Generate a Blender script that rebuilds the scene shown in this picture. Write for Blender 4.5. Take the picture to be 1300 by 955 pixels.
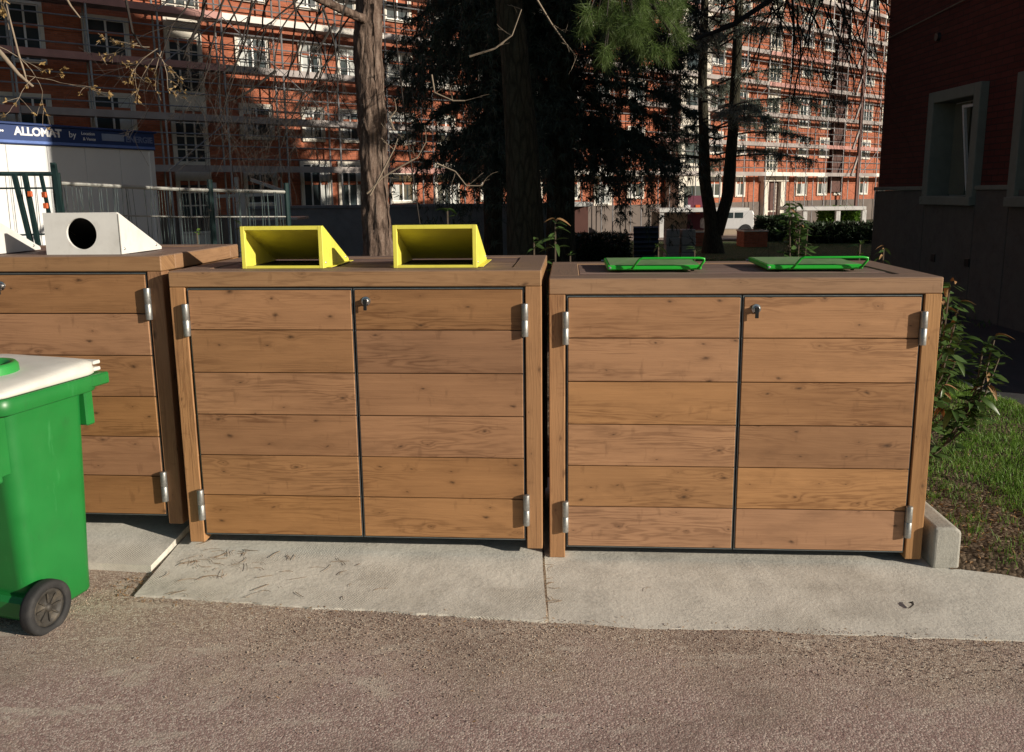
import bpy, math, random
import numpy as np
from mathutils import Vector, Matrix, noise as mnoise
from math import sin, cos, pi, radians, sqrt, atan, atan2

for o in list(bpy.data.objects): bpy.data.objects.remove(o)
sc = bpy.context.scene
COL = sc.collection
rnd = random.Random(7)
nr = np.random.RandomState(7)

# ------------------------------------------------------------ camera
CH, CP, CR, CF = 1.5343, 0.1771, -0.0108, 1046.71
F_ = np.array([0, cos(CP), -sin(CP)]); R_ = np.array([1.0, 0, 0]); U_ = np.cross(R_, F_)
R2 = cos(CR)*R_ + sin(CR)*U_; U2 = -sin(CR)*R_ + cos(CR)*U_
cd = bpy.data.cameras.new('camera'); cam = bpy.data.objects.new('camera', cd); COL.objects.link(cam)
M = Matrix(((R2[0], U2[0], -F_[0], 0), (R2[1], U2[1], -F_[1], 0), (R2[2], U2[2], -F_[2], CH), (0, 0, 0, 1)))
cam.matrix_world = M
cd.sensor_width = 36; cd.lens = 36*CF/1300; cd.shift_y = -45/1300; cd.clip_end = 600; cd.clip_start = .05
sc.camera = cam
def at(u, v, Y):                     # photograph pixel -> point at distance Y
    d = F_ + R2*(u-650)/CF - U2*(v-432.5)/CF
    t = Y/d[1]
    return Vector((d[0]*t, Y, CH + d[2]*t))

# ------------------------------------------------------------ sky, sun
SUN_AZ = radians(118); SUN_EL = radians(17)
w = bpy.data.worlds.new('World'); sc.world = w; w.use_nodes = True
nt = w.node_tree; nt.nodes.clear()
sky = nt.nodes.new('ShaderNodeTexSky'); sky.sky_type = 'NISHITA'; sky.sun_disc = False
sky.sun_elevation = SUN_EL; sky.sun_rotation = SUN_AZ; sky.air_density = 1; sky.dust_density = .6
bg = nt.nodes.new('ShaderNodeBackground'); bg.inputs[1].default_value = .05
wo = nt.nodes.new('ShaderNodeOutputWorld'); nt.links.new(sky.outputs[0], bg.inputs[0]); nt.links.new(bg.outputs[0], wo.inputs[0])
sd = bpy.data.lights.new('sun', 'SUN'); sun = bpy.data.objects.new('sun', sd); COL.objects.link(sun)
sd.energy = 5.0; sd.angle = radians(.5); sd.color = (1, .9, .76)
sv = Vector((sin(SUN_AZ)*cos(SUN_EL), cos(SUN_AZ)*cos(SUN_EL), sin(SUN_EL)))
sun.rotation_euler = sv.to_track_quat('Z', 'Y').to_euler()
sc.view_settings.view_transform = 'Standard'; sc.view_settings.look = 'None'
sc.view_settings.exposure = 0.2; sc.view_settings.gamma = 1

# ------------------------------------------------------------ materials
class NT:
    def __init__(s, name):
        s.m = bpy.data.materials.new(name); s.m.use_nodes = True; s.t = s.m.node_tree
        s.b = s.t.nodes['Principled BSDF']; s.tc = s.t.nodes.new('ShaderNodeTexCoord'); s.o = s.tc.outputs['Object']
    def n(s, ty, **k):
        x = s.t.nodes.new('ShaderNode'+ty)
        for a, v in k.items(): setattr(x, a, v)
        return x
    def l(s, a, b): s.t.links.new(a, b)
    def math(s, op, a, b=None, c=None):
        x = s.n('Math', operation=op)
        for i, v in enumerate((a, b, c)):
            if v is None: continue
            if hasattr(v, 'links'): s.l(v, x.inputs[i])
            else: x.inputs[i].default_value = v
        return x.outputs[0]
    def vec(s, src, scale, loc=(0, 0, 0)):
        x = s.n('Mapping'); s.l(src, x.inputs[0]); x.inputs['Scale'].default_value = scale; x.inputs['Location'].default_value = loc
        return x.outputs[0]
    def noise(s, src, scale, detail=4, rough=.55, dist=0):
        x = s.n('TexNoise'); s.l(src, x.inputs[0]); x.inputs['Scale'].default_value = scale; x.inputs['Detail'].default_value = detail
        x.inputs['Roughness'].default_value = rough; x.inputs['Distortion'].default_value = dist; return x
    def vor(s, src, scale, feat='F1'):
        x = s.n('TexVoronoi', feature=feat); s.l(src, x.inputs[0]); x.inputs['Scale'].default_value = scale; return x
    def ramp(s, fac, stops):
        x = s.n('ValToRGB'); s.l(fac, x.inputs[0]); e = x.color_ramp.elements
        while len(e) < len(stops): e.new(.5)
        for i, (p, c) in enumerate(stops):
            e[i].position = p; e[i].color = (*c, 1) if len(c) == 3 else c
        return x.outputs[0]
    def mix(s, fac, a, b, mode='MIX'):
        x = s.n('Mix', data_type='RGBA', blend_type=mode)
        for i, v in ((0, fac), (6, a), (7, b)):
            if hasattr(v, 'links'): s.l(v, x.inputs[i])
            elif i == 0: x.inputs[0].default_value = v
            else: x.inputs[i].default_value = (*v, 1)
        return x.outputs[2]
    def done(s, col, rough=.7, metal=0, bump=None, bs=.3, bd=.002, spec=.5):
        if hasattr(col, 'links'): s.l(col, s.b.inputs['Base Color'])
        else: s.b.inputs['Base Color'].default_value = (*col, 1)
        if hasattr(rough, 'links'): s.l(rough, s.b.inputs['Roughness'])
        else: s.b.inputs['Roughness'].default_value = rough
        s.b.inputs['Metallic'].default_value = metal; s.b.inputs['Specular IOR Level'].default_value = spec
        if bump is not None:
            x = s.n('Bump'); x.inputs['Strength'].default_value = bs; x.inputs['Distance'].default_value = bd
            s.l(bump, x.inputs['Height']); s.l(x.outputs[0], s.b.inputs['Normal'])
        return s.m

def wood(name, axis, light, dark, knot=1.0, grey=0.0):
    # grain runs along local axis ('x' or 'z'); every object gets its own piece of grain
    N = NT(name); oi = N.n('ObjectInfo'); rv = oi.outputs['Random']
    sep = N.n('SeparateXYZ'); N.l(N.o, sep.inputs[0]); X, Y, Z = sep.outputs
    if axis == 'z': along, across = Z, N.math('ADD', X, N.math('MULTIPLY', Y, .7))
    else: along, across = X, N.math('ADD', Z, N.math('MULTIPLY', Y, .8))
    if axis == 'y': along, across = Y, N.math('ADD', X, Z)
    off = N.math('MULTIPLY', rv, 37.0)
    a = N.math('ADD', along, off); c = N.math('ADD', across, N.math('MULTIPLY', rv, 11.0))
    cv = N.n('CombineXYZ'); N.l(a, cv.inputs[0]); N.l(c, cv.inputs[1])
    # knots: cells 0.2 m along by 0.09 m across
    wb = N.noise(cv.outputs[0], 14, 3, .6); kv = N.vec(N.mix(.028, cv.outputs[0], wb.outputs['Color'], 'ADD'), (5.2, 11.0, 1))
    
    vo = N.vor(kv, 1.0); vo.voronoi_dimensions = '2D'
    kd = vo.outputs['Distance']
    cs = N.n('SeparateColor'); N.l(vo.outputs['Color'], cs.inputs[0])
    has = N.math('GREATER_THAN', cs.outputs[0], .46)
    size = N.math('MULTIPLY_ADD', N.math('POWER', cs.outputs[1], 2), .085, .025)
    kn = N.math('SUBTRACT', 1, N.math('SMOOTH_MIN', N.math('DIVIDE', kd, size), 1, .3))
    kn = N.math('MULTIPLY', N.math('MAXIMUM', kn, 0), has)
    halo = N.math('MULTIPLY', N.math('POWER', 2.718, N.math('MULTIPLY', N.math('POWER', N.math('DIVIDE', kd, .15), 2), -1)), has)
    # growth lines bend round the knots
    low = N.noise(N.vec(cv.outputs[0], (.8, 9, 1)), 1.0, 5, .55)
    g = N.math('ADD', N.math('MULTIPLY', c, 30.0), N.math('MULTIPLY', low.outputs[0], 12.0))
    g = N.math('ADD', g, N.math('MULTIPLY', halo, 1.1))
    sn = N.math('MULTIPLY_ADD', N.math('SINE', N.math('MULTIPLY', g, 7.5)), .5, .5)
    sn = N.math('POWER', sn, 2.2)
    fib = N.noise(N.vec(cv.outputs[0], (5, 260, 1)), 1.0, 3, .6)
    blot = N.noise(N.vec(cv.outputs[0], (1.6, 5, 1)), 1.0, 4, .6)
    streak = N.noise(N.vec(cv.outputs[0], (1.1, 38, 1), (3, 1, 0)), 1.0, 4, .55)
    msk = N.ramp(N.noise(N.vec(cv.outputs[0], (1.3, 6, 1), (9, 4, 0)), 1.0, 2).outputs[0], [(.42, (0, 0, 0)), (.62, (1, 1, 1))])
    f = N.math('ADD', N.math('MULTIPLY', N.math('MULTIPLY', sn, msk), .26), N.math('MULTIPLY', fib.outputs[0], .26))
    f = N.math('ADD', f, N.math('MULTIPLY', streak.outputs[0], .27))
    f = N.math('ADD', f, N.math('MULTIPLY_ADD', blot.outputs[0], .50, -.08))
    f = N.math('ADD', f, N.math('MULTIPLY_ADD', rv, .20, -.10))
    col = N.ramp(f, [(.30, tuple(min(1, 1.12*q) for q in light)), (.55, tuple(.62*l+.38*d for l, d in zip(light, dark))), (.85, dark)])
    if grey: 
        gn = N.noise(N.vec(cv.outputs[0], (2.2, 12, 1)), 1.0, 4)
        col = N.mix(N.math('MULTIPLY', gn.outputs[0], grey), col, (.24, .19, .17))
    st = N.noise(N.vec(cv.outputs[0], (3, 9, 1), (5, 3, 0)), 1.0, 4, .65)
    stf = N.ramp(st.outputs[0], [(.55, (0, 0, 0)), (.78, (1, 1, 1))])
    col = N.mix(N.math('MULTIPLY', stf, .38), col, tuple(.55*x for x in dark))
    col = N.mix(N.math('MULTIPLY', halo, .30*knot), col, tuple(.85*x for x in dark))
    col = N.mix(N.math('MULTIPLY', kn, .95*knot), col, (.05, .026, .014))
    # dark resin smears standing across the grain near some knots, small checks along it
    smv = N.noise(N.vec(cv.outputs[0], (26, 9, 1), (2, 8, 0)), 1.0, 3, .5)
    col = N.mix(N.math('MULTIPLY', N.ramp(smv.outputs[0], [(.63, (0, 0, 0)), (.74, (1, 1, 1))]), .32), col, tuple(.7*x for x in dark))
    ck = N.noise(N.vec(cv.outputs[0], (2.0, 120, 1), (7, 2, 0)), 1.0, 2, .4)
    col = N.mix(N.math('MULTIPLY', N.ramp(ck.outputs[0], [(.70, (0, 0, 0)), (.76, (1, 1, 1))]), .5), col, tuple(.5*x for x in dark))
    rv2 = N.math('FRACT', N.math('MULTIPLY', rv, 91.7)); hs = N.n('HueSaturation'); N.l(col, hs.inputs['Color'])
    N.l(N.math('MULTIPLY_ADD', rv2, .007, .4970), hs.inputs['Hue']); N.l(N.math('MULTIPLY_ADD', rv2, .14, .95), hs.inputs['Saturation']); N.l(N.math('MULTIPLY_ADD', N.math('FRACT', N.math('MULTIPLY', rv, 17.3)), .22, .90), hs.inputs['Value'])
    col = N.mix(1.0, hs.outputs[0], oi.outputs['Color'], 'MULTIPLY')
    rgh = N.math('MULTIPLY_ADD', blot.outputs[0], .2, .52)
    bp = N.math('ADD', N.math('MULTIPLY', fib.outputs[0], .6), N.math('MULTIPLY', sn, .5))
    return N.done(col, rgh, 0, bp, .35, .0012, .35)

def flat(name, col, rough=.5, metal=0, var=.12, scale=30, bump=.1, spec=.5, dirt=0, dirtcol=(.12, .10, .08)):
    N = NT(name); a = N.noise(N.o, scale, 5, .6); b = N.noise(N.o, scale*.13, 3)
    d = tuple(x*(1-var*1.6) for x in col); l = tuple(min(1, x*(1+var)) for x in col)
    c = N.ramp(N.math('ADD', N.math('MULTIPLY', a.outputs[0], .5), N.math('MULTIPLY', b.outputs[0], .5)), [(.3, d), (.7, l)])
    if dirt:
        e = N.noise(N.o, scale*.4, 6, .7); c = N.mix(N.ramp(e.outputs[0], [(.5, (0, 0, 0)), (.75, (dirt,)*3)]), c, dirtcol)
    r = N.math('MULTIPLY_ADD', a.outputs[0], .25, rough-.12)
    return N.done(c, r, metal, a.outputs[0], bump, .001, spec)

PLANK = wood('thermo_pine_x', 'x', (.385, .212, .108), (.17, .080, .037))
POSTW = wood('thermo_pine_z', 'z', (.40, .222, .108), (.20, .096, .045), .7)
SIDEW = wood('thermo_pine_y', 'y', (.40, .222, .108), (.20, .096, .045), .7)
TOPX = wood('weathered_top_x', 'x', (.215, .14, .115), (.12, .07, .058), .35, .55)
TOPY = wood('weathered_top_y', 'y', (.215, .14, .115), (.12, .07, .058), .35, .55)
STEEL = flat('steel_frame', (.20, .23, .24), .42, .75, .15, 60)
GALV = flat('galvanised', (.40, .41, .40), .45, .8, .2, 90, .2, dirt=.35, dirtcol=(.2, .17, .13))
DARK = flat('shade_black', (.015, .014, .013), .9)  # near-black colour standing in for shade inside hollows
YEL = flat('yellow_paint', (.80, .74, .11), .42, 0, .05, 20, .05, dirt=.25, dirtcol=(.35, .28, .05))
WHT = flat('white_paint', (.74, .74, .71), .45, 0, .05, 12, .05, dirt=.3, dirtcol=(.35, .33, .29))
GRN = flat('green_paint', (.02, .42, .035), .35, 0, .08, 20, .05)
GRNGREY = flat('green_paint_greyish', (.16, .30, .12), .6, 0, .2, 25, .05, dirt=.6, dirtcol=(.25, .24, .19))  # duller, greyer green for the lid tops
BINP = flat('green_plastic', (.010, .175, .032), .38, 0, .1, 9, .12, dirt=.18, dirtcol=(.05, .14, .05))
def scuff(m, col, sx, sz, lo, hi, k):
    t = m.node_tree; b = t.nodes['Principled BSDF']; src = b.inputs['Base Color'].links[0].from_socket
    tc = [n for n in t.nodes if n.type == 'TEX_COORD'][0]; mp = t.nodes.new('ShaderNodeMapping'); t.links.new(tc.outputs['Object'], mp.inputs[0]); mp.inputs['Scale'].default_value = (sx, sx, sz)
    n = t.nodes.new('ShaderNodeTexNoise'); n.inputs['Scale'].default_value = 1; n.inputs['Detail'].default_value = 7; n.inputs['Roughness'].default_value = .7; t.links.new(mp.outputs[0], n.inputs[0])
    r = t.nodes.new('ShaderNodeValToRGB'); r.color_ramp.elements[0].position = lo; r.color_ramp.elements[0].color = (0, 0, 0, 1); r.color_ramp.elements[1].position = hi; r.color_ramp.elements[1].color = (k, k, k, 1); t.links.new(n.outputs[0], r.inputs[0])
    x = t.nodes.new('ShaderNodeMix'); x.data_type = 'RGBA'; t.links.new(r.outputs[0], x.inputs[0]); t.links.new(src, x.inputs[6]); x.inputs[7].default_value = (*col, 1); t.links.new(x.outputs[2], b.inputs['Base Color'])
scuff(BINP, (.06, .30, .10), 22, 3, .60, .74, .55); scuff(BINP, (.03, .06, .03), 9, 5, .60, .80, .6)
scuff(YEL, (.42, .36, .10), 25, 10, .60, .75, .5); scuff(WHT, (.42, .40, .35), 14, 5, .58, .76, .5); scuff(GRN, (.03, .14, .03), 30, 30, .60, .72, .5)
BINRING = flat('ring_plastic', (.03, .30, .06), .4, 0, .1, 9)
LIDW = flat('white_plastic', (.66, .65, .60), .5, 0, .06, 14, .1, dirt=.35, dirtcol=(.40, .37, .31))
RUB = flat('rubber', (.02, .02, .021), .8, 0, .2, 40, .3, dirt=.25, dirtcol=(.12, .11, .10))
HUB = flat('wheel_hub', (.035, .032, .028), .6, 0, .3, 60, .4, dirt=.6, dirtcol=(.16, .13, .09))
BLK = flat('black_metal', (.02, .022, .024), .35, .4)
CHROME = flat('lock_chrome', (.6, .6, .6), .22, 1, .1, 60)

def concrete(name, col, sc_=1.0, warm=(.30, .26, .20)):
    N = NT(name); a = N.noise(N.o, 5*sc_, 8, .65); b = N.noise(N.o, 60*sc_, 6, .7); c = N.noise(N.o, 1.3*sc_, 4, .6)
    f = N.math('ADD', N.math('MULTIPLY', a.outputs[0], .55), N.math('MULTIPLY', b.outputs[0], .45))
    cc = N.ramp(f, [(.32, tuple(.68*x for x in col)), (.5, col), (.68, tuple(1.18*x for x in col))])
    cc = N.mix(N.ramp(c.outputs[0], [(.48, (0, 0, 0)), (.7, (.5,)*3)]), cc, warm)
    st = N.noise(N.vec(N.o, (14, 5, 5)), 1.0*sc_, 6, .75)
    cc = N.mix(N.ramp(st.outputs[0], [(.60, (0, 0, 0)), (.70, (.45,)*3)]), cc, tuple(.5*x for x in col))
    v = N.vor(N.o, 75*sc_); sp = N.math('LESS_THAN', v.outputs['Distance'], .16)
    cc = N.mix(N.math('MULTIPLY', sp, .35), cc, tuple(.45*x for x in col))
    wv = N.n('TexWave', wave_type='BANDS', bands_direction='DIAGONAL'); N.l(N.o, wv.inputs[0]); wv.inputs['Scale'].default_value = 55; wv.inputs['Distortion'].default_value = 3
    msk = N.ramp(N.noise(N.o, 2.6, 2).outputs[0], [(.52, (0, 0, 0)), (.6, (1, 1, 1))])
    bp = N.math('ADD', N.math('ADD', b.outputs[0], N.math('MULTIPLY', a.outputs[0], 2)), N.math('MULTIPLY', N.math('MULTIPLY', wv.outputs[0], msk), .5))
    return N.done(cc, .85, 0, bp, .55, .004, .3)
CONC = concrete('concrete', (.64, .615, .545))
KERB = concrete('kerb_concrete', (.36, .35, .31), 1.6)

def asphalt():
    N = NT('resin_gravel_asphalt'); 
    wob = N.noise(N.o, 40, 2); 
    p = N.mix(.012, N.o, wob.outputs['Color'], 'ADD')
    v = N.vor(p, 145); v2 = N.vor(p, 320); ed = N.vor(p, 145, 'DISTANCE_TO_EDGE')
    cs = N.n('SeparateColor'); N.l(v.outputs['Color'], cs.inputs[0])
    big = N.noise(N.o, 2.2, 6, .65); big2 = N.noise(N.o, 7, 5, .7)
    stone = N.ramp(cs.outputs[0], [(0, (.30, .22, .18)), (.3, (.50, .38, .30)), (.55, (.60, .48, .38)), (.8, (.72, .60, .48)), (1, (.82, .74, .62))])
    pink = N.ramp(cs.outputs[1], [(0, (.36, .235, .215)), (.5, (.56, .41, .365)), (1, (.72, .60, .53))])
    # beige along the slab, pinker further out
    sep = N.n('SeparateXYZ'); N.l(N.o, sep.inputs[0])
    yy = N.math('ADD', N.math('MULTIPLY', N.math('SUBTRACT', 2.78, N.math('MULTIPLY_ADD', sep.outputs[0], .10, sep.outputs[1])), 1.6), N.math('MULTIPLY_ADD', big.outputs[0], 2.2, -1.2))
    f = N.ramp(yy, [(.05, (0, 0, 0)), (.75, (1, 1, 1))])
    col = N.mix(f, stone, pink)
    gap = N.ramp(ed.outputs['Distance'], [(.0, (0, 0, 0)), (.13, (1, 1, 1))])
    col = N.mix(gap, (.22, .17, .14), col)
    gr = N.noise(N.o, 260, 3); col = N.mix(.35, col, N.ramp(gr.outputs[0], [(.3, (.3, .3, .3)), (.7, (1, 1, 1))]), 'MULTIPLY')
    col = N.mix(N.ramp(big2.outputs[0], [(.55, (0, 0, 0)), (.75, (.5,)*3)]), col, (.55, .46, .36))
    col = N.mix(N.ramp(big2.outputs[0], [(.26, (.35,)*3), (.42, (0, 0, 0))]), col, (.14, .10, .085))
    wr = N.noise(N.vec(N.o, (1.2, 3.2, 1)), 2.4, 7, .7); col = N.mix(N.ramp(wr.outputs[0], [(.56, (0, 0, 0)), (.66, (.6,)*3)]), col, (.60, .54, .45))
    dk = N.noise(N.o, 1.1, 5, .6); col = N.mix(N.ramp(dk.outputs[0], [(.34, (.5,)*3), (.5, (0, 0, 0))]), col, (.17, .12, .105))
    h = N.math('ADD', N.math('SUBTRACT', 1, v.outputs['Distance']), N.math('MULTIPLY', v2.outputs['Distance'], -.4))
    return N.done(col, .9, 0, h, .4, .003, .25)
ASPH = asphalt()

def soil(name, a_, b_):
    N = NT(name); a = N.noise(N.o, 18, 8, .75); b = N.noise(N.o, 2.0, 4)
    v = N.vor(N.o, 55)
    c = N.ramp(N.math('ADD', N.math('MULTIPLY', a.outputs[0], .7), N.math('MULTIPLY', b.outputs[0], .3)), [(.35, tuple(.5*x for x in a_)), (.5, a_), (.65, b_)])
    cs = N.n('SeparateColor'); N.l(v.outputs['Color'], cs.inputs[0])
    c = N.mix(N.math('MULTIPLY', N.math('GREATER_THAN', cs.outputs[0], .86), .7), c, (.34, .25, .17))
    return N.done(c, .95, 0, N.math('SUBTRACT', a.outputs[0], v.outputs['Distance']), 1, .02, .2)
SOIL = soil('soil', (.12, .085, .055), (.20, .15, .10))
GROUND = soil('ground_soil', (.05, .06, .03), (.09, .085, .05))
LAWNM = soil('far_lawn', (.035, .075, .018), (.06, .10, .03))
PAVE = concrete('far_paving', (.34, .27, .24), .4)

def brick(name, base, mortar, course, var=.25, sc_=1.0, depth=.006):
    N = NT(name); sep = N.n('SeparateXYZ'); N.l(N.o, sep.inputs[0])
    cv = N.n('CombineXYZ'); N.l(N.math('ADD', sep.outputs[0], sep.outputs[1]), cv.inputs[0]); N.l(sep.outputs[2], cv.inputs[1])
    br = N.n('TexBrick'); N.l(cv.outputs[0], br.inputs[0]); br.inputs['Scale'].default_value = 1.0
    br.inputs['Brick Width'].default_value = .23*sc_; br.inputs['Row Height'].default_value = course; br.inputs['Mortar Size'].default_value = course*.11; br.inputs['Mortar Smooth'].default_value = .4
    br.inputs['Color1'].default_value = (*base, 1); br.inputs['Color2'].default_value = (*[x*(1-var) for x in base], 1); br.inputs['Mortar'].default_value = (*mortar, 1); br.inputs['Bias'].default_value = -.1
    nz = N.noise(N.o, .5, 5, .6); nz2 = N.noise(N.o, 6, 4)
    c = N.mix(.55, br.outputs[0], N.ramp(nz.outputs[0], [(.3, (.62, .62, .62)), (.7, (1, 1, 1))]), 'MULTIPLY')
    c = N.mix(.4, c, N.ramp(nz2.outputs[0], [(.3, (.7, .7, .7)), (.7, (1, 1, 1))]), 'MULTIPLY')
    return N.done(c, .85, 0, N.math('SUBTRACT', 1, br.outputs[1]), .6, depth, .25)
BRICKFAR = brick('orange_brick', (.50, .155, .08), (.33, .16, .11), .075, .35)
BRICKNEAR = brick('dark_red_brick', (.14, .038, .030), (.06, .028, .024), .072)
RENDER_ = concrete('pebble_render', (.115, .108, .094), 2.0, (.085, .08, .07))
CREAM = flat('cream_stone', (.62, .58, .50), .7, 0, .1, 6, .1, dirt=.3, dirtcol=(.4, .36, .3))
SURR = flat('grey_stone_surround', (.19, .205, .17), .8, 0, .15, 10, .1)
GLASS = flat('window_glass', (.05, .07, .075), .08, 0, .5, .6, 0, .8)
CURT = flat('pale_curtain', (.5, .52, .5), .7, 0, .2, 3)
SHUT = flat('white_frame', (.7, .7, .68), .45)
SCAF = flat('scaffold_tube', (.30, .30, .31), .45, .5, .25, 12, dirt=.4)
DECK = flat('scaffold_deck', (.30, .265, .25), .6, .15, .3, 1.2, dirt=.4, dirtcol=(.16, .13, .12))
TOEP = flat('toe_board_red', (.40, .20, .17), .65, 0, .25, 1.5)
TOEL = flat('toe_board_pale', (.66, .62, .56), .6, 0, .25, 1.5)
RUST = flat('dark_brown', (.10, .045, .035), .8, 0, .3, 4)
NAVY = flat('navy_banner', (.02, .045, .15), .5, 0, .15, 2)
LETW = flat('letter_white', (.75, .76, .78), .5, 0, .03, 5)
PANELW = flat('white_panel', (.70, .71, .71), .5, 0, .05, 1.2, .05, dirt=.15, dirtcol=(.55, .55, .52))
DGREEN = flat('dark_green_metal', (.015, .04, .04), .45, .3)
ORG = flat('orange_clip', (.65, .12, .03), .5)
LRAIL = flat('pale_rail', (.34, .34, .31), .5, .3)
WALLG = concrete('grey_rendered_wall', (.20, .20, .19), .6, (.16, .15, .13))
CARW = flat('car_white', (.7, .7, .7), .25, 0, .03, 3, 0)
CARB = flat('car_blue', (.01, .03, .12), .2, 0, .03, 3, 0)
PURP = flat('purple_door', (.16, .04, .07), .5)

def bark(name, a_, b_, c_, sc_=1.0):
    N = NT(name); p = N.vec(N.o, (14*sc_, 14*sc_, 3.2*sc_)); v = N.vor(N.mix(.5, p, N.noise(p, .9, 4).outputs['Color'], 'ADD'), 1.0, 'DISTANCE_TO_EDGE'); n1 = N.noise(p, 1.4, 8, .7); n2 = N.noise(N.o, 60, 5, .7)
    f = N.math('ADD', N.math('MULTIPLY', n1.outputs[0], .7), N.math('MULTIPLY', n2.outputs[0], .35))
    c = N.ramp(f, [(.32, a_), (.5, b_), (.7, c_)])
    c = N.mix(N.ramp(v.outputs['Distance'], [(0, (.6,)*3), (.16, (0, 0, 0))]), c, tuple(.5*x for x in a_))
    return N.done(c, .95, 0, N.math('ADD', N.math('MINIMUM', v.outputs['Distance'], .2), N.math('MULTIPLY', n1.outputs[0], .5)), 1, .05, .15)
BARK1 = bark('pine_bark', (.065, .045, .035), (.15, .105, .082), (.27, .21, .17))
BARK2 = bark('mossy_bark', (.022, .021, .015), (.045, .042, .028), (.075, .068, .048))
TWIG = flat('dark_twig', (.028, .022, .018), .9, 0, .3, 30)
TWIGL = flat('pale_twig', (.26, .205, .15), .85, 0, .3, 30)
BUD = flat('golden_bud', (.32, .21, .08), .7, 0, .35, 20)

def leafm(name, c1, c2, rough=.4, trans=.0, sc_=3):
    N = NT(name); a = N.noise(N.o, sc_, 4); oi = N.n('ObjectInfo')
    f = N.math('ADD', N.math('MULTIPLY', a.outputs[0], .7), N.math('MULTIPLY', oi.outputs['Random'], .3))
    c = N.ramp(f, [(.3, c1), (.7, c2)]); N.done(c, rough, 0, None)
    if trans:
        N.b.inputs['Specular IOR Level'].default_value = .3
        tr = N.n('BsdfTranslucent'); N.l(c, tr.inputs[0]); mx = N.n('MixShader'); mx.inputs[0].default_value = trans
        N.l(N.b.outputs[0], mx.inputs[1]); N.l(tr.outputs[0], mx.inputs[2])
        out = [x for x in N.t.nodes if x.type == 'OUTPUT_MATERIAL'][0]; N.l(mx.outputs[0], out.inputs[0])
    return N.m
LEAF = leafm('laurel_leaf', (.04, .085, .022), (.10, .155, .045), .36, .2, 8)
LEAFY = leafm('young_leaf', (.07, .14, .02), (.12, .20, .04), .4, .3, 8)
LEAFR = leafm('dry_leaf', (.24, .13, .05), (.34, .2, .09), .7)
CEDAR = leafm('cedar_needles', (.022, .038, .024), (.055, .075, .048), .6)
CEDARB = leafm('blue_cedar_needles', (.13, .155, .125), (.28, .31, .25), .6, .25, .8)
PINE = leafm('pine_needles', (.06, .12, .025), (.14, .20, .06), .5, .3)
GRASS = leafm('grass_blades', (.075, .17, .02), (.19, .33, .05), .5, .3, 5)
HEDGE = leafm('hedge_leaf', (.012, .03, .01), (.03, .055, .02), .5)

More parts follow.
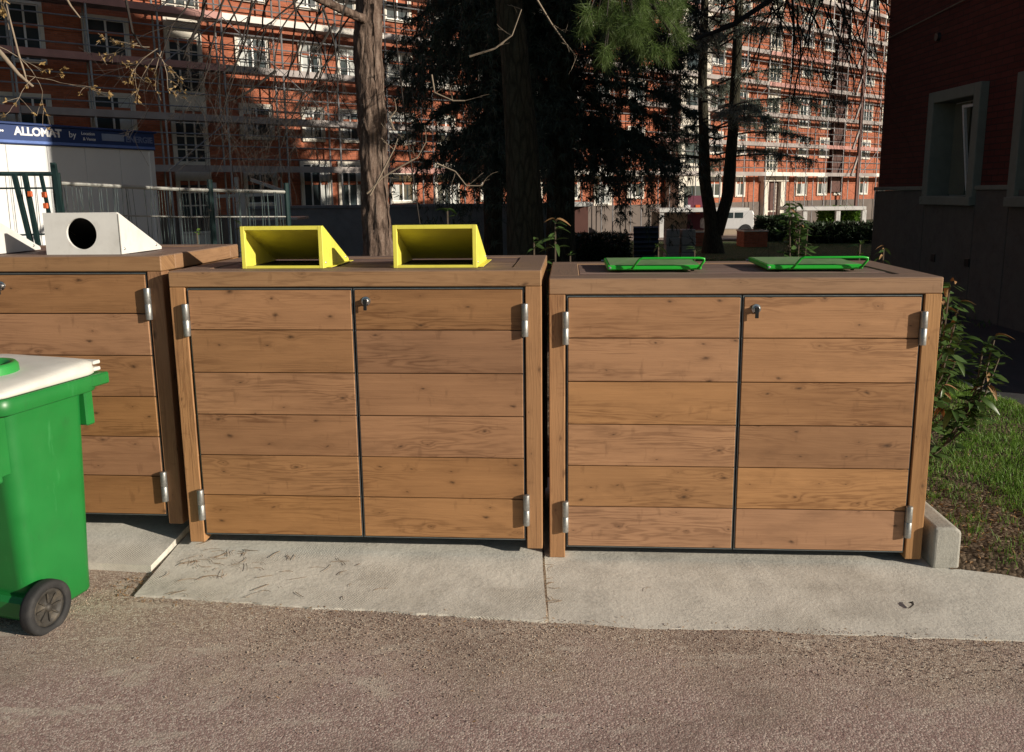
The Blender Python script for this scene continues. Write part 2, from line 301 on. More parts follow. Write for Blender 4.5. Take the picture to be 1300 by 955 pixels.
# ------------------------------------------------------------ mesh helpers
class MB:
    def __init__(s): s.v = []; s.f = []; s.m = []; s.mi = 0
    def add(s, vs, fs):
        b = len(s.v); s.v.extend([tuple(x) for x in vs]); s.f.extend([tuple(b+i for i in f) for f in fs]); s.m.extend([s.mi]*len(fs))
    def box(s, x0, y0, z0, x1, y1, z1):
        s.add([(x0,y0,z0),(x1,y0,z0),(x1,y1,z0),(x0,y1,z0),(x0,y0,z1),(x1,y0,z1),(x1,y1,z1),(x0,y1,z1)],
              [(0,3,2,1),(4,5,6,7),(0,1,5,4),(1,2,6,5),(2,3,7,6),(3,0,4,7)])
    def bev(s, x0, y0, z0, x1, y1, z1, r=.003):
        c = [(x0+x1)/2, (y0+y1)/2, (z0+z1)/2]; h = [abs(x1-x0)/2, abs(y1-y0)/2, abs(z1-z0)/2]; r = min(r, min(h)*.45)
        vs = []; ix = {}
        for sx in (-1, 1):
            for sy in (-1, 1):
                for sz in (-1, 1):
                    for a in range(3):
                        p = [c[0]+sx*(h[0]-r), c[1]+sy*(h[1]-r), c[2]+sz*(h[2]-r)]
                        p[a] = c[a]+(sx, sy, sz)[a]*h[a]; ix[(sx, sy, sz, a)] = len(vs); vs.append(tuple(p))
        fs = []
        for a in range(3):
            b_, c_ = (a+1) % 3, (a+2) % 3
            for sg in (-1, 1):
                q = []
                for (u, w_) in ((-1,-1),(1,-1),(1,1),(-1,1)):
                    k = [0,0,0]; k[a] = sg; k[b_] = u; k[c_] = w_; q.append(ix[(*k, a)])
                fs.append(q if sg > 0 else q[::-1])
            for u in (-1, 1):                       # edges running along axis a
                for w_ in (-1, 1):
                    k0 = [0,0,0]; k0[a] = -1; k0[b_] = u; k0[c_] = w_; k1 = list(k0); k1[a] = 1
                    q = [ix[(*k0, b_)], ix[(*k1, b_)], ix[(*k1, c_)], ix[(*k0, c_)]]
                    fs.append(q if u*w_ < 0 else q[::-1])
        for sx in (-1, 1):
            for sy in (-1, 1):
                for sz in (-1, 1):
                    q = [ix[(sx, sy, sz, a)] for a in range(3)]; fs.append(q if sx*sy*sz > 0 else q[::-1])
        s.add(vs, fs)
    def bar(s, p0, p1, w_, h_=None):
        p0 = Vector(p0); p1 = Vector(p1); h_ = h_ or w_; d = (p1-p0).normalized()
        up = Vector((0,0,1)) if abs(d.z) < .95 else Vector((0,1,0)); a = d.cross(up).normalized(); b = a.cross(d)
        vs = [p+a*sx*w_/2+b*sy*h_/2 for p in (p0, p1) for sx, sy in ((-1,-1),(1,-1),(1,1),(-1,1))]
        s.add(vs, [(0,1,2,3),(7,6,5,4),(0,4,5,1),(1,5,6,2),(2,6,7,3),(3,7,4,0)])
    def tube(s, pts, rad, n=6, cap=True):
        pts = [Vector(p) for p in pts]; m = len(pts); rs = rad if hasattr(rad, '__len__') else [rad]*m; vs = []
        a = None
        for i, p in enumerate(pts):
            d = (pts[min(i+1, m-1)]-pts[max(i-1, 0)]).normalized()
            if a is None: a = d.cross(Vector((0,0,1)) if abs(d.z) < .9 else Vector((1,0,0))).normalized()
            else: a = (a-d*a.dot(d)).normalized()
            b = d.cross(a)
            for k in range(n): vs.append(p+a*rs[i]*cos(2*pi*k/n)+b*rs[i]*sin(2*pi*k/n))
        fs = [(i*n+k, i*n+(k+1) % n, (i+1)*n+(k+1) % n, (i+1)*n+k) for i in range(m-1) for k in range(n)]
        if cap: fs += [tuple(range(n))[::-1], tuple((m-1)*n+k for k in range(n))]
        s.add(vs, fs)
    def prism(s, poly, z0, z1, tf=lambda p: p):     # poly in (a,b), extruded along c
        n = len(poly); vs = [tf((a, b, z0)) for a, b in poly]+[tf((a, b, z1)) for a, b in poly]
        s.add(vs, [tuple(range(n))[::-1], tuple(range(n, 2*n))]+[(i, (i+1) % n, n+(i+1) % n, n+i) for i in range(n)])
    def lathe(s, prof, n=24, tf=lambda p: p, close=False):   # prof (r,h) about axis
        m = len(prof); vs = [tf((r*cos(2*pi*k/n), r*sin(2*pi*k/n), h)) for r, h in prof for k in range(n)]
        rg = range(m if close else m-1)
        s.add(vs, [(i*n+k, i*n+(k+1) % n, ((i+1) % m)*n+(k+1) % n, ((i+1) % m)*n+k) for i in rg for k in range(n)])
    def mesh(s, name, mats, smooth=False):
        me = bpy.data.meshes.new(name); me.from_pydata(s.v, [], s.f)
        for m in (mats if isinstance(mats, (list, tuple)) else [mats]): me.materials.append(m)
        if any(s.m): me.polygons.foreach_set('material_index', s.m)
        if smooth: me.polygons.foreach_set('use_smooth', [True]*len(s.f))
        me.update(); return me
    def build(s, name, mats, parent=None, loc=(0,0,0), rot=(0,0,0), smooth=False):
        return inst(name, s.mesh(name, mats, smooth), parent, loc, rot)
def inst(name, me, parent=None, loc=(0,0,0), rot=(0,0,0), scale=None):
    o = bpy.data.objects.new(name, me); COL.objects.link(o); o.location = loc; o.rotation_euler = rot
    if scale is not None: o.scale = scale
    if parent: o.parent = parent
    return o
def npmesh(name, V, Fs, mat, smooth=False):         # V (n,3), Fs (m,k) one polygon size
    me = bpy.data.meshes.new(name); V = np.asarray(V, np.float32); Fs = np.asarray(Fs, np.int32); k = Fs.shape[1]
    me.vertices.add(len(V)); me.vertices.foreach_set('co', V.ravel())
    me.loops.add(Fs.size); me.loops.foreach_set('vertex_index', Fs.ravel())
    me.polygons.add(len(Fs)); me.polygons.foreach_set('loop_start', np.arange(0, Fs.size, k, dtype=np.int32))
    me.polygons.foreach_set('use_smooth', np.full(len(Fs), smooth))
    me.update(calc_edges=True); me.validate(); me.materials.append(mat); return me
def tag(o, label=None, cat=None, group=None, kind=None):
    for k, v in (('label', label), ('category', cat), ('group', group), ('kind', kind)):
        if v: o[k] = v
    return o
def thing(name, label, cat, loc=(0,0,0), rot=(0,0,0), group=None):
    return tag(inst(name, None, None, loc, rot), label, cat, group)
def copy_tree(o, parent=None):
    c = o.copy(); COL.objects.link(c)
    if parent: c.parent = parent
    for ch in o.children: copy_tree(ch, c)
    return c
def structure(o): o['kind'] = 'structure'; return o
def sm(a, b, x): t = min(1, max(0, (x-a)/(b-a))); return t*t*(3-2*t)

# ============================================================ GROUND (setting)
def gz(x, y): return -.035 - .88*sm(10, 36, y) + .12*sm(9, 14, x)*sm(12, 20, y)*(1-sm(24, 36, y))
def ground_sheet():
    xs = np.concatenate([np.linspace(-260, -30, 12), np.linspace(-25, 30, 56), np.linspace(35, 260, 12)])
    ys = np.concatenate([np.linspace(-60, 2, 8), np.linspace(3, 60, 90), np.linspace(66, 300, 12)])
    V = [(x, y, gz(x, y)) for y in ys for x in xs]; n = len(xs)
    Fs = [(j*n+i, j*n+i+1, (j+1)*n+i+1, (j+1)*n+i) for j in range(len(ys)-1) for i in range(n-1)]
    structure(inst('ground', npmesh('ground', V, Fs, GROUND, True)))
ground_sheet()
def strip_sheet(name, x0, x1, y0, y1, mat, dz, nx=20, ny=24):
    V = [(x0+(x1-x0)*i/nx, y0+(y1-y0)*j/ny, 0) for j in range(ny+1) for i in range(nx+1)]
    V = [(x, y, gz(x, y)+dz) for x, y, _ in V]
    Fs = [(j*(nx+1)+i, j*(nx+1)+i+1, (j+1)*(nx+1)+i+1, (j+1)*(nx+1)+i) for j in range(ny) for i in range(nx)]
    return structure(inst(name, npmesh(name, V, Fs, mat, True)))
strip_sheet('lawn', .2, 16, 8.5, 40, LAWNM, .02, 30, 60)
strip_sheet('pavement', -30, 60, 41.5, 60, PAVE, .05, 30, 12)
strip_sheet('pavement', -22, -.6, 9.5, 30, PAVE, .012, 20, 30)

# resin-gravel path in front of the cabinets
path = MB(); nx, ny = 90, 50
X0, X1, Y0, Y1 = -9, 9, -4, 3.55
for j in range(ny+1):
    for i in range(nx+1):
        x = X0+(X1-X0)*i/nx; y = Y0+(Y1-Y0)*j/ny
        path.v.append((x, y, -.022+.006*mnoise.noise(Vector((x*1.1, y*1.1, 0)))))
for j in range(ny):
    for i in range(nx): path.f.append((j*(nx+1)+i, j*(nx+1)+i+1, (j+1)*(nx+1)+i+1, (j+1)*(nx+1)+i)); path.m.append(0)
structure(path.build('path', ASPH, smooth=True))
side = MB(); side.box(3.62, 3.56, -.03, 5.6, 14, -.012); ss = side.build('path', flat('old_tarmac', (.05, .05, .052), .9, 0, .25, 30, .5)); structure(ss)
ek = MB()
for k in range(9): ek.bev(3.56, 3.62+k*1.0, -.03, 3.62, 4.61+k*1.0, .015, .006)
structure(ek.build('path_edging', KERB))

# three sloping concrete slabs, each a little higher than the next
def slab(poly, zs, seed, nsub=40):
    # poly: front-left, front-right, back-right, back-left ; zs heights of those corners
    V = []; n = nsub; m = 16
    rr = random.Random(seed)
    for j in range(m+1):
        for i in range(n+1):
            a, b = i/n, j/m
            def lerp(k): return [(1-a)*(1-b)*p[k]+a*(1-b)*q[k]+a*b*r[k]+(1-a)*b*s_[k] for p, q, r, s_ in ((poly[0], poly[1], poly[2], poly[3]),)][0]
            x, y = lerp(0), lerp(1); z = (1-a)*(1-b)*zs[0]+a*(1-b)*zs[1]+a*b*zs[2]+(1-a)*b*zs[3]
            if j == 0: y += .022*mnoise.noise(Vector((x*3, seed, 0)))+.012*mnoise.noise(Vector((x*14, seed, 0)))+.006*mnoise.noise(Vector((x*45, seed, 0)))
            if i in (0, n): x += .004*mnoise.noise(Vector((y*25, seed, 3)))
            z += .003*mnoise.noise(Vector((x*4, y*4, seed)))
            V.append((x, y, z))
    mb = MB(); mb.v = V
    for j in range(m):
        for i in range(n): mb.f.append((j*(n+1)+i, j*(n+1)+i+1, (j+1)*(n+1)+i+1, (j+1)*(n+1)+i)); mb.m.append(0)
    rim = [i for i in range(n+1)]+[(n+1)*j+n for j in range(1, m+1)]+[(n+1)*m+i for i in range(n-1, -1, -1)]+[(n+1)*j for j in range(m-1, 0, -1)]
    b = len(mb.v); 
    for k in rim: mb.v.append((V[k][0], V[k][1], -.08))
    L = len(rim)
    for k in range(L): mb.f.append((rim[k], b+k, b+(k+1) % L, rim[(k+1) % L])); mb.m.append(0)
    mb.f.reverse(); 
    return structure(mb.build('concrete_slab', CONC))
slab([(.125, 2.79), (3.3, 2.50), (3.3, 2.78), (.14, 4.35)], [-.020, -.020, -.010, -.004], 1)
slab([(-1.50, 3.03), (.115, 2.80), (.13, 4.35), (-1.50, 4.4)], [-.012, -.014, .036, .040], 2)
slab([(-4.2, 3.50), (-1.525, 3.25), (-1.44, 4.4), (-4.2, 4.6)], [-.012, .012, .110, .110], 3)
# the R slab narrows to the right behind the kerb block: its back is covered by the soil bed

# ============================================================ CABINETS
W, H, D = 1.55, 1.192, .8055
PT, TB = .066, .066
def door_parts(parent, side, dw, z0, z1):
    # door: steel frame mesh at origin lower-left; planks, hinges, lock as its pieces
    fr = MB(); t = .004
    fr.box(0, .006, 0, t, .034, z1-z0); fr.box(dw-t, .006, 0, dw, .034, z1-z0)
    fr.box(t, .006, 0, dw-t, .034, t); fr.box(t, .006, z1-z0-t, dw-t, .034, z1-z0)
    fr.box(t, .028, t, dw-t, .034, z1-z0-t)
    x = .073 if side == 0 else W-.073-dw
    d = fr.build('door', STEEL, parent, (x, 0, z0))
    n = 6; hh = (z1-z0-2*t-.004); ph = [.166, .180, .180, .178, .178, .176][::-1]; s_ = hh/sum(ph); ph = [q*s_ for q in ph]
    z = t+.002
    for k in range(n):
        key = round(ph[k], 4)
        if (key, round(dw, 3)) not in door_parts.cache:
            pm = MB(); pm.bev(-(dw/2-t-.001), 0, .0018, dw/2-t-.001, .022, ph[k]-.0018, .0022)
            door_parts.cache[(key, round(dw, 3))] = pm.mesh('plank', PLANK)
        o = inst('plank', door_parts.cache[(key, round(dw, 3))], d, (dw/2, .0+rnd.uniform(-.0012, .0012), z), (rnd.uniform(-.002, .002), rnd.uniform(-.0008, .0008), 0)); z += ph[k]
    hx = -.006 if side == 0 else dw+.006
    for hz in (H-.135-z0-.135, .075-z0+.035):
        o = inst('hinge', hinge_me, d, (hx, -.010, hz))
        if side == 1: o.scale.x = -1
    if side == 1:
        inst('lock', lock_me, d, (.052, -.001, H-.125-z0))
    return d
door_parts.cache = {}
hb = MB()
hb.lathe([(.0001, 0), (.0135, 0), (.0140, .001), (.0140, .0655), (.0132, .0665)], 16); hb.lathe([(.0128, .0665), (.0128, .0695)], 16)
hb.lathe([(.0132, .0695), (.0140, .0705), (.0140, .134), (.0135, .135), (.0001, .135)], 16)
hb.bev(.002, .002, .003, .012, .012, .064, .001); hb.bev(-.010, .002, .071, -.002, .012, .132, .001)
hinge_me = hb.mesh('hinge', GALV, True)
for p_ in hinge_me.polygons: p_.use_smooth = len(p_.vertices) == 4
lb = MB(); yt = lambda p: (p[0], -p[2], p[1])
lb.lathe([(.0001, .016), (.011, .016), (.013, .0145), (.013, .004), (.019, .003), (.020, 0)], 20, yt)
lb.mi = 1; lb.bev(-.0015, -.0175, -.007, .0015, -.0155, .007, .0005)
lb.bev(-.007, -.021, -.036, .007, -.0165, -.006, .002); lb.bev(-.0085, -.020, -.010, .0085, -.0155, .008, .002)
lock_me = lb.mesh('lock', [CHROME, BLK])

def cabinet(label, loc, yaw, legs=(0, 0), seed=0):
    c = thing('wooden_bin_cabinet', label, 'bin cabinet', loc, (0, 0, yaw), 'timber bin cabinets in a row')
    # posts
    for (x, y, dz) in ((0, 0, legs[0]), (W-PT, 0, legs[1]), (0, D-PT, 0), (W-PT, D-PT, 0)):
        m = MB(); m.bev(-PT/2, 0, dz, PT/2, PT, H-TB-.001, .003); m.build('post', POSTW, c, (x+PT/2, y, 0))
    # lid: rails round the edge, boards between
    t = MB(); t.bev(-W/2, 0, 0, W/2, .125, TB, .004)
    o = t.build('front_rail', PLANKTOP, c, (W/2, -.001, H-TB)); 
    t = MB(); t.bev(-W/2, 0, 0, W/2, .1, TB, .004); t.build('back_rail', PLANKTOP, c, (W/2, D-.1, H-TB))
    for x in (0, W-.125):
        t = MB(); t.bev(0, -(D-.225)/2+.001, 0, .125, (D-.225)/2-.001, TB, .004); t.build('side_rail', SIDERAIL, c, (x, .125+(D-.225)/2, H-TB))
    n = 5; pw = (D-.225-.004)/n
    me = MB(); me.bev(-(W-.254)/2, 0, 0, (W-.254)/2, pw-.004, .03, .002); me = me.mesh('board', TOPX)
    for k in range(n): inst('board', me, c, (W/2, .127+k*pw, H-.034+rnd.uniform(-.0015, .0015)), (rnd.uniform(-.004, .004), 0, 0))
    # side planks and back
    sh = (H-TB-.04)/6
    sp = MB(); sp.bev(0, -(D-2*PT)/2, .0015, .022, (D-2*PT)/2, sh-.0015, .002); sp = sp.mesh('plank', SIDEW)
    for x in (.006, W-.028):
        for k in range(6): inst('plank', sp, c, (x, D/2, .035+k*sh))
    bk = MB(); bk.box(PT, D-.03, .035, W-PT, D-.01, H-TB); bk.build('back_panel', PLANK, c)
    fl = MB(); fl.box(PT, .05, .03, W-PT, D-.04, .045); fl.box(PT+.001, .06, H-.12, W-PT-.001, D-.04, H-.10); fl.build('shade_lining', DARK, c)  # black sheets put in for the shade inside the cabinet
    mu = MB(); mu.box(W/2-.01, .040, .04, W/2+.01, .06, H-TB-.002); mu.box(PT, .042, H-TB-.03, W-PT, .06, H-TB-.002); mu.build('inner_frame', STEEL, c)
    dw = (W-.146-.006)/2
    door_parts(c, 0, dw, .036, H-TB-.006); door_parts(c, 1, dw, .036, H-TB-.006)
    return c
# lid rails: weathered on top, fresher on the front; one material whose weathering follows the surface's tilt to the rain
def rail_mat(name, axis):
    m = wood(name, axis, (.33, .20, .112), (.18, .098, .052), .8); t = m.node_tree
    b = t.nodes['Principled BSDF']; src = b.inputs['Base Color'].links[0].from_socket
    tc = [n for n in t.nodes if n.type == 'TEX_COORD'][0]
    sp = t.nodes.new('ShaderNodeSeparateXYZ'); t.links.new(tc.outputs['Normal'], sp.inputs[0])
    r = t.nodes.new('ShaderNodeMath'); r.operation = 'MULTIPLY'; r.inputs[1].default_value = .8; r.use_clamp = True; t.links.new(sp.outputs[2], r.inputs[0])
    mx = t.nodes.new('ShaderNodeMix'); mx.data_type = 'RGBA'; t.links.new(r.outputs[0], mx.inputs[0]); t.links.new(src, mx.inputs[6]); mx.inputs[7].default_value = (.19, .135, .11, 1)
    t.links.new(mx.outputs[2], b.inputs['Base Color']); return m
PLANKTOP = rail_mat('lid_rail_x', 'x'); SIDERAIL = rail_mat('lid_rail_y', 'y')

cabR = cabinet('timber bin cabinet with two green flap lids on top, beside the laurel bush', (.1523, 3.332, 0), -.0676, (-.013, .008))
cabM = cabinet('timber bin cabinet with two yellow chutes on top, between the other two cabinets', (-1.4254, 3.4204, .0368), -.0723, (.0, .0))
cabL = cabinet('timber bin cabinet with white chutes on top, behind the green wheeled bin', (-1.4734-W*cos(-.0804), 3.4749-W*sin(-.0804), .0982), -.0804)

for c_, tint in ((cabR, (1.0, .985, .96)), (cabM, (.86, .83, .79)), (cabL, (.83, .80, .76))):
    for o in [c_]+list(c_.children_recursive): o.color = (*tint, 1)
# ---- chutes: front frame, sloping roof, triangular cheeks; named parts of their cabinet
def chute(par, x, y, w_, h_, d_, mat, name, hole=False):
    z = H+.0005
    t = .012 if hole else .015
    m = MB()
    if not hole:
        r = .018                        # open mouth
        m.bev(0, 0, 0, r, .020, h_, .0015); m.bev(w_-r, 0, 0, w_, .020, h_, .0015)
        m.bev(r-.001, .0005, h_-.016, w_-r+.001, .0195, h_-.0005, .001); m.bev(r-.001, .0005, 0.0005, w_-r+.001, .012, .012, .001)
    root = None
    if hole:
        # front plate with a round hole: ring of quads from circle to rectangle
        n = 48; R_h = .068; cx, cz = w_*.5, h_*.5; vs = []; 
        for k in range(n):
            a = 2*pi*k/n; vs.append((cx+R_h*cos(a), cz+R_h*sin(a)))
        def edge(a):
            c, s_ = cos(a), sin(a); k = min((w_/2)/abs(c) if abs(c) > 1e-6 else 9, (h_/2)/abs(s_) if abs(s_) > 1e-6 else 9); return (cx+c*k, cz+s_*k)
        A = [2*pi*k/n for k in range(n)]
        cor = [atan2(h_/2, w_/2), pi-atan2(h_/2, w_/2), pi+atan2(h_/2, w_/2), 2*pi-atan2(h_/2, w_/2)]
        A = sorted(A+cor)
        inner = [(cx+R_h*cos(a), cz+R_h*sin(a)) for a in A]; outer = [edge(a) for a in A]; N_ = len(A)
        V = [(p[0], 0, p[1]) for p in inner]+[(p[0], 0, p[1]) for p in outer]+[(p[0], .012, p[1]) for p in inner]
        m.add(V, [(k, (k+1) % N_, N_+(k+1) % N_, N_+k) for k in range(N_)]+[(k, 2*N_+k, 2*N_+(k+1) % N_, (k+1) % N_) for k in range(N_)])
    root = m.build(name, mat, par, (x, y, z))
    for sx, nm in ((0, 'cheek'), (w_-.004, 'cheek')):
        c = MB(); y0 = .0125 if hole else .0205
        c.prism([(y0, 0), (d_, 0), (d_, .012), (y0, h_-.002)], 0, .004, lambda p: (p[2], p[0], p[1])); c.build('cheek', mat, root, (sx, 0, 0))
        if True:
            fl = MB(); xx = -.022 if sx == 0 else .0045
            fl.bev(xx, .04, .0, xx+.022, d_, .003, .001)
            if not hole: fl.build('foot_flange', mat, root, (sx, 0, .0005))
            for yy in (.035, d_-.05):
                sc2 = MB(); sgn = -1 if sx == 0 else 1
                sc2.lathe([(.0001, .003), (.004, .003), (.0065, .0005), (.0065, 0)], 10, lambda p, s_=sgn: (s_*p[2], p[0], p[1]))
                sc2.build('screw', GALV, root, (sx+(0 if sx == 0 else .004), yy, .022))
    rf = MB(); y0 = .004 if hole else .0205
    rf.prism([(y0, h_-.004), (y0, h_), (y0+.012, h_), (d_, .016), (d_, .008)], .0045, w_-.0045, lambda p: (p[2], p[0], p[1])); rf.build('sloping_roof', mat, root)
    if hole:  # black panels stand in for the shade behind the round hole
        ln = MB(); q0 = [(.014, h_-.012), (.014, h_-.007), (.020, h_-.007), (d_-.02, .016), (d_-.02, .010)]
        ln.prism(q0, .009, w_-.009, lambda p: (p[2], p[0], p[1])); ln.build('shade_lining', DARK, root)
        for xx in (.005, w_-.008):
            ln = MB(); ln.prism([(.014, .005), (d_-.03, .005), (d_-.03, .014), (.014, h_-.012)], xx, xx+.003, lambda p: (p[2], p[0], p[1])); ln.build('shade_lining', DARK, root)
    dk = MB(); dk.box(.006, .07 if not hole else .014, .0005, w_-.006, d_-.02, .004); dk.build('opening_shade', DARK, root)  # black sheet painting the shade of the open chute floor
    return root
chute(cabM, .276, .105, .352, .178, .40, YEL, 'yellow_chute')
chute(cabM, .927, .105, .352, .178, .40, YEL, 'yellow_chute')
c1 = chute(cabL, .990, .09, .335, .180, .36, WHT, 'white_chute', True)
c2 = chute(cabL, .385, .09, .335, .180, .36, WHT, 'white_chute', True)

# ---- green flap lids
def flap(par, x):
    w_, d_ = .405, .375; t = .020
    m = MB(); m.bev(0, 0, 0, w_, d_, t, .005); root = m.build('green_flap_lid', GRN, par, (x, .262, H+.008), (radians(.6), 0, 0))
    p = MB(); p.bev(.012, .012, t-.001, w_-.012, d_-.01, t+.0015, .001); p.build('lid_panel', GRNGREY, root)
    h_ = MB(); x0 = w_*.29
    pts = []
    def arc(c, a0, a1, r, n=4):
        for k in range(n+1):
            a = a0+(a1-a0)*k/n; pts.append((c[0]+r*cos(a), c[1], c[2]+r*sin(a)))
    yb = -.006
    P = [(x0-.012, yb, .006), (x0-.010, -.02, .010), (x0+.010, -.035, .040), (x0+.018, -.037, .050), (x0+.032, -.038, .054), (w_-.016, -.038, .054), (w_+.004, -.037, .050), (w_+.004, -.035, .042), (w_-.012, -.02, .014), (w_-.018, yb, .006)]
    h_.tube(P, .0052, 8); h_.build('handle', GRN, root, smooth=True)
    b = MB(); b.lathe([(.0001, -.010), (.008, -.010), (.008, .0), (.0001, 0)], 10); b.build('rubber_stop', RUB, root, (w_-.035, .03, .002))
    b = MB(); b.tube([(-.012, .35, .008), (w_+.012, .35, .008)], .006, 8); b.build('hinge_pin', GALV, root)
    b = MB(); b.lathe([(.0001, .004), (.006, .003), (.006, 0)], 10, lambda p: (p[0], -p[2], p[1])); b.build('rivet', GALV, root, (.012, -.0005, .010))
flap(cabR, .247); flap(cabR, .925)

# ============================================================ KERB BLOCK
kb = MB(); 
kb.prism([(0, 0), (.11, 0), (.11, .165), (.085, .185), (.0, .185)], 0, .78, lambda p: (p[0], p[2], p[1]))
k_ = kb.build('kerb_block', KERB, None, (1.728, 3.19, -.02), (0, 0, -.06))
bm_ = k_.modifiers.new('b', 'BEVEL'); bm_.width = .012; bm_.segments = 3
tag(k_, 'pale concrete kerb block at the right foot of the cabinet with green lids', 'kerb')

# ============================================================ WHEELED BIN
def wheelie():
    th = radians(-16)            # local +Y (lid opening side) heads right-away
    b = thing('wheeled_bin', 'bright green two-wheeled rubbish bin with a white lid', 'wheeled bin', (-1.908, 2.960, -.035), (0, 0, th))
    n = 40
    def ring(hx, y0, y1, z, r):
        pts = []; cx = [(hx-r, y1-r), (-hx+r, y1-r), (-hx+r, y0+r), (hx-r, y0+r)]
        for q, (a, c) in enumerate(cx):
            for k in range(8):
                t = pi/2*(q+k/7); pts.append((a+r*cos(t), c+r*sin(t), z))
        return pts
    prof = [(.178, -.115, .168, .035, .03), (.184, -.122, .178, .045, .04), (.187, -.128, .184, .12, .05), (.203, -.150, .196, .50, .055), (.214, -.168, .205, .80, .06), (.216, -.170, .207, .835, .06)]
    m = MB(); rs = [ring(a, y0, y1, z, r) for a, y0, y1, z, r in prof]; L = 32
    for r in rs: m.v.extend(r)
    for i in range(len(rs)-1):
        for k in range(L): m.f.append((i*L+k, i*L+(k+1) % L, (i+1)*L+(k+1) % L, (i+1)*L+k)); m.m.append(0)
    m.f.append(tuple(range(L))[::-1]); m.m.append(0)
    m.build('body', BINP, b, smooth=True)
    # rim: folded collar, flat top, apron at the lid opening side
    m = MB(); RR = [(.222, -.183, .22, .838, .06), (.246, -.210, .252, .838, .06), (.248, -.212, .254, .842, .06), (.250, -.214, .256, .892, .06), (.244, -.208, .250, .896, .055), (.226, -.19, .23, .896, .05), (.220, -.184, .225, .84, .05)]
    rs = [ring(a, y0, y1, z, r) for a, y0, y1, z, r in RR]
    for r in rs: m.v.extend(r)
    for i in range(len(rs)-1):
        for k in range(L): m.f.append((i*L+k, i*L+(k+1) % L, (i+1)*L+(k+1) % L, (i+1)*L+k)); m.m.append(0)
    o = m.build('rim', BINP, b, smooth=True)
    m = MB(); m.bev(-.246, .20, .850, .251, .295, .8965, .006); m.build('comb_lip', BINP, b)
    m = MB(); m.bev(.17, .19, .70, .222, .232, .838, .006); m.build('rim_bracket', BINP, b)
    m = MB(); m.bev(-.222, .19, .70, -.17, .232, .838, .006); m.build('rim_bracket', BINP, b)
    # grip ribs on the back face
    m = MB(); m.bev(.185, -.212, .62, .205, -.15, .84, .006); m.bev(-.205, -.212, .62, -.185, -.15, .84, .006); m.bev(-.205, -.212, .60, .205, -.185, .63, .006); m.build('grip_recess', BINP, b)
    # wheel housing
    m = MB(); m.bev(-.20, -.165, .06, .20, -.09, .15, .02); m.build('axle_housing', BINP, b)
    m = MB(); m.tube([(-.245, -.105, .10), (.245, -.105, .10)], .010, 10); m.build('axle', GALV, b)
    for sx in (1, -1):
        m = MB(); tf = lambda p, s_=sx: (s_*p[2], p[0], p[1])
        m.lathe([(.070, -.022), (.092, -.024), (.099, -.018), (.1, -.008), (.1, .008), (.099, .018), (.092, .024), (.072, .022), (.069, .016), (.069, -.016)], 40, tf, True)
        wh = m.build('wheel', RUB, b, (sx*.235, -.105, .10), smooth=True)
        m = MB(); m.lathe([(.0001, .020), (.012, .020), (.014, .012), (.018, .008), (.05, .006), (.056, .012), (.066, .014), (.070, .010), (.070, -.01), (.0001, -.01)], 40, tf); 
        rim_ = m.build('rim', HUB, wh, smooth=True)
        for k in range(8):
            a = 2*pi*k/8; sp_ = MB(); sp_.bar(tf((.018*cos(a), .018*sin(a), .010)), tf((.055*cos(a), .055*sin(a), .012)), .005, .006); sp_.build('rib', HUB, wh)
    # lid: rounded slab with dished top and folded skirt
    m = MB(); LL = [(.236, -.228, .262, .898, .07), (.243, -.236, .268, .903, .07), (.243, -.236, .268, .922, .07), (.236, -.228, .262, .931, .065), (.21, -.205, .235, .938, .06), (.17, -.17, .195, .944, .06), (.12, -.16, .14, .946, .05), (.02, -.04, .02, .947, .01)]
    rs = [ring(a, y0, y1, z, r) for a, y0, y1, z, r in LL]
    for r_i, r in enumerate(rs):
        for (x, y, z) in r:
            q = .010*sin(14*y+3*x)*(1 if 1 < r_i < 6 else 0)*sm(.1, .24, abs(x)) + (.02*sm(.05, .25, y) if r_i > 2 else 0)
            m.v.append((x, y, z+q))
    for i in range(len(rs)-1):
        for k in range(L): m.f.append((i*L+k, i*L+(k+1) % L, (i+1)*L+(k+1) % L, (i+1)*L+k)); m.m.append(0)
    m.f.append(tuple((len(rs)-1)*L+k for k in range(L))); m.m.append(0)
    lid = m.build('lid', LIDW, b, smooth=True)
    m = MB(); m.bev(-.20, .25, .903, .222, .285, .918, .006); m.bev(-.20, .24, .932, .232, .275, .946, .006); m.build('lid_grip', LIDW, lid)
    m = MB(); m.lathe([(.085, .945), (.085, .972), (.092, .982), (.104, .982), (.112, .972), (.114, .945)], 40); m.build('ring', BINRING, lid, (-.005, -.03, .0), smooth=True)
    m = MB(); m.lathe([(.0001, .951), (.086, .953)], 40); m.build('rosette', BLK, lid, (-.005, -.03, .0))
wheelie()

# ============================================================ SOIL BED AND GRASS AT THE RIGHT
def bed_z(x, y):
    edge = bed_edge(x); d = y-edge
    return -.018 + .05*sm(0, .10, d) + .035*mnoise.noise(Vector((x*2.2, y*2.2, 4)))*sm(0, .3, d) + .012*mnoise.noise(Vector((x*14, y*14, 1)))*sm(0, .08, d)
def bed_edge(x): return 3.16-.16*sm(1.80, 2.35, x)-.07*(x-1.8)+.02*mnoise.noise(Vector((x*7, 0, 2)))
mb = MB(); nx, ny = 90, 120
for j in range(ny+1):
    for i in range(nx+1):
        x = 1.80+(3.56-1.80)*i/nx; e = bed_edge(x); y = e+(8.6-e)*(j/ny)**1.6; mb.v.append((x, y, bed_z(x, y)))
for j in range(ny):
    for i in range(nx): mb.f.append((j*(nx+1)+i, j*(nx+1)+i+1, (j+1)*(nx+1)+i+1, (j+1)*(nx+1)+i)); mb.m.append(0)
structure(mb.build('soil_bed', SOIL, smooth=True))
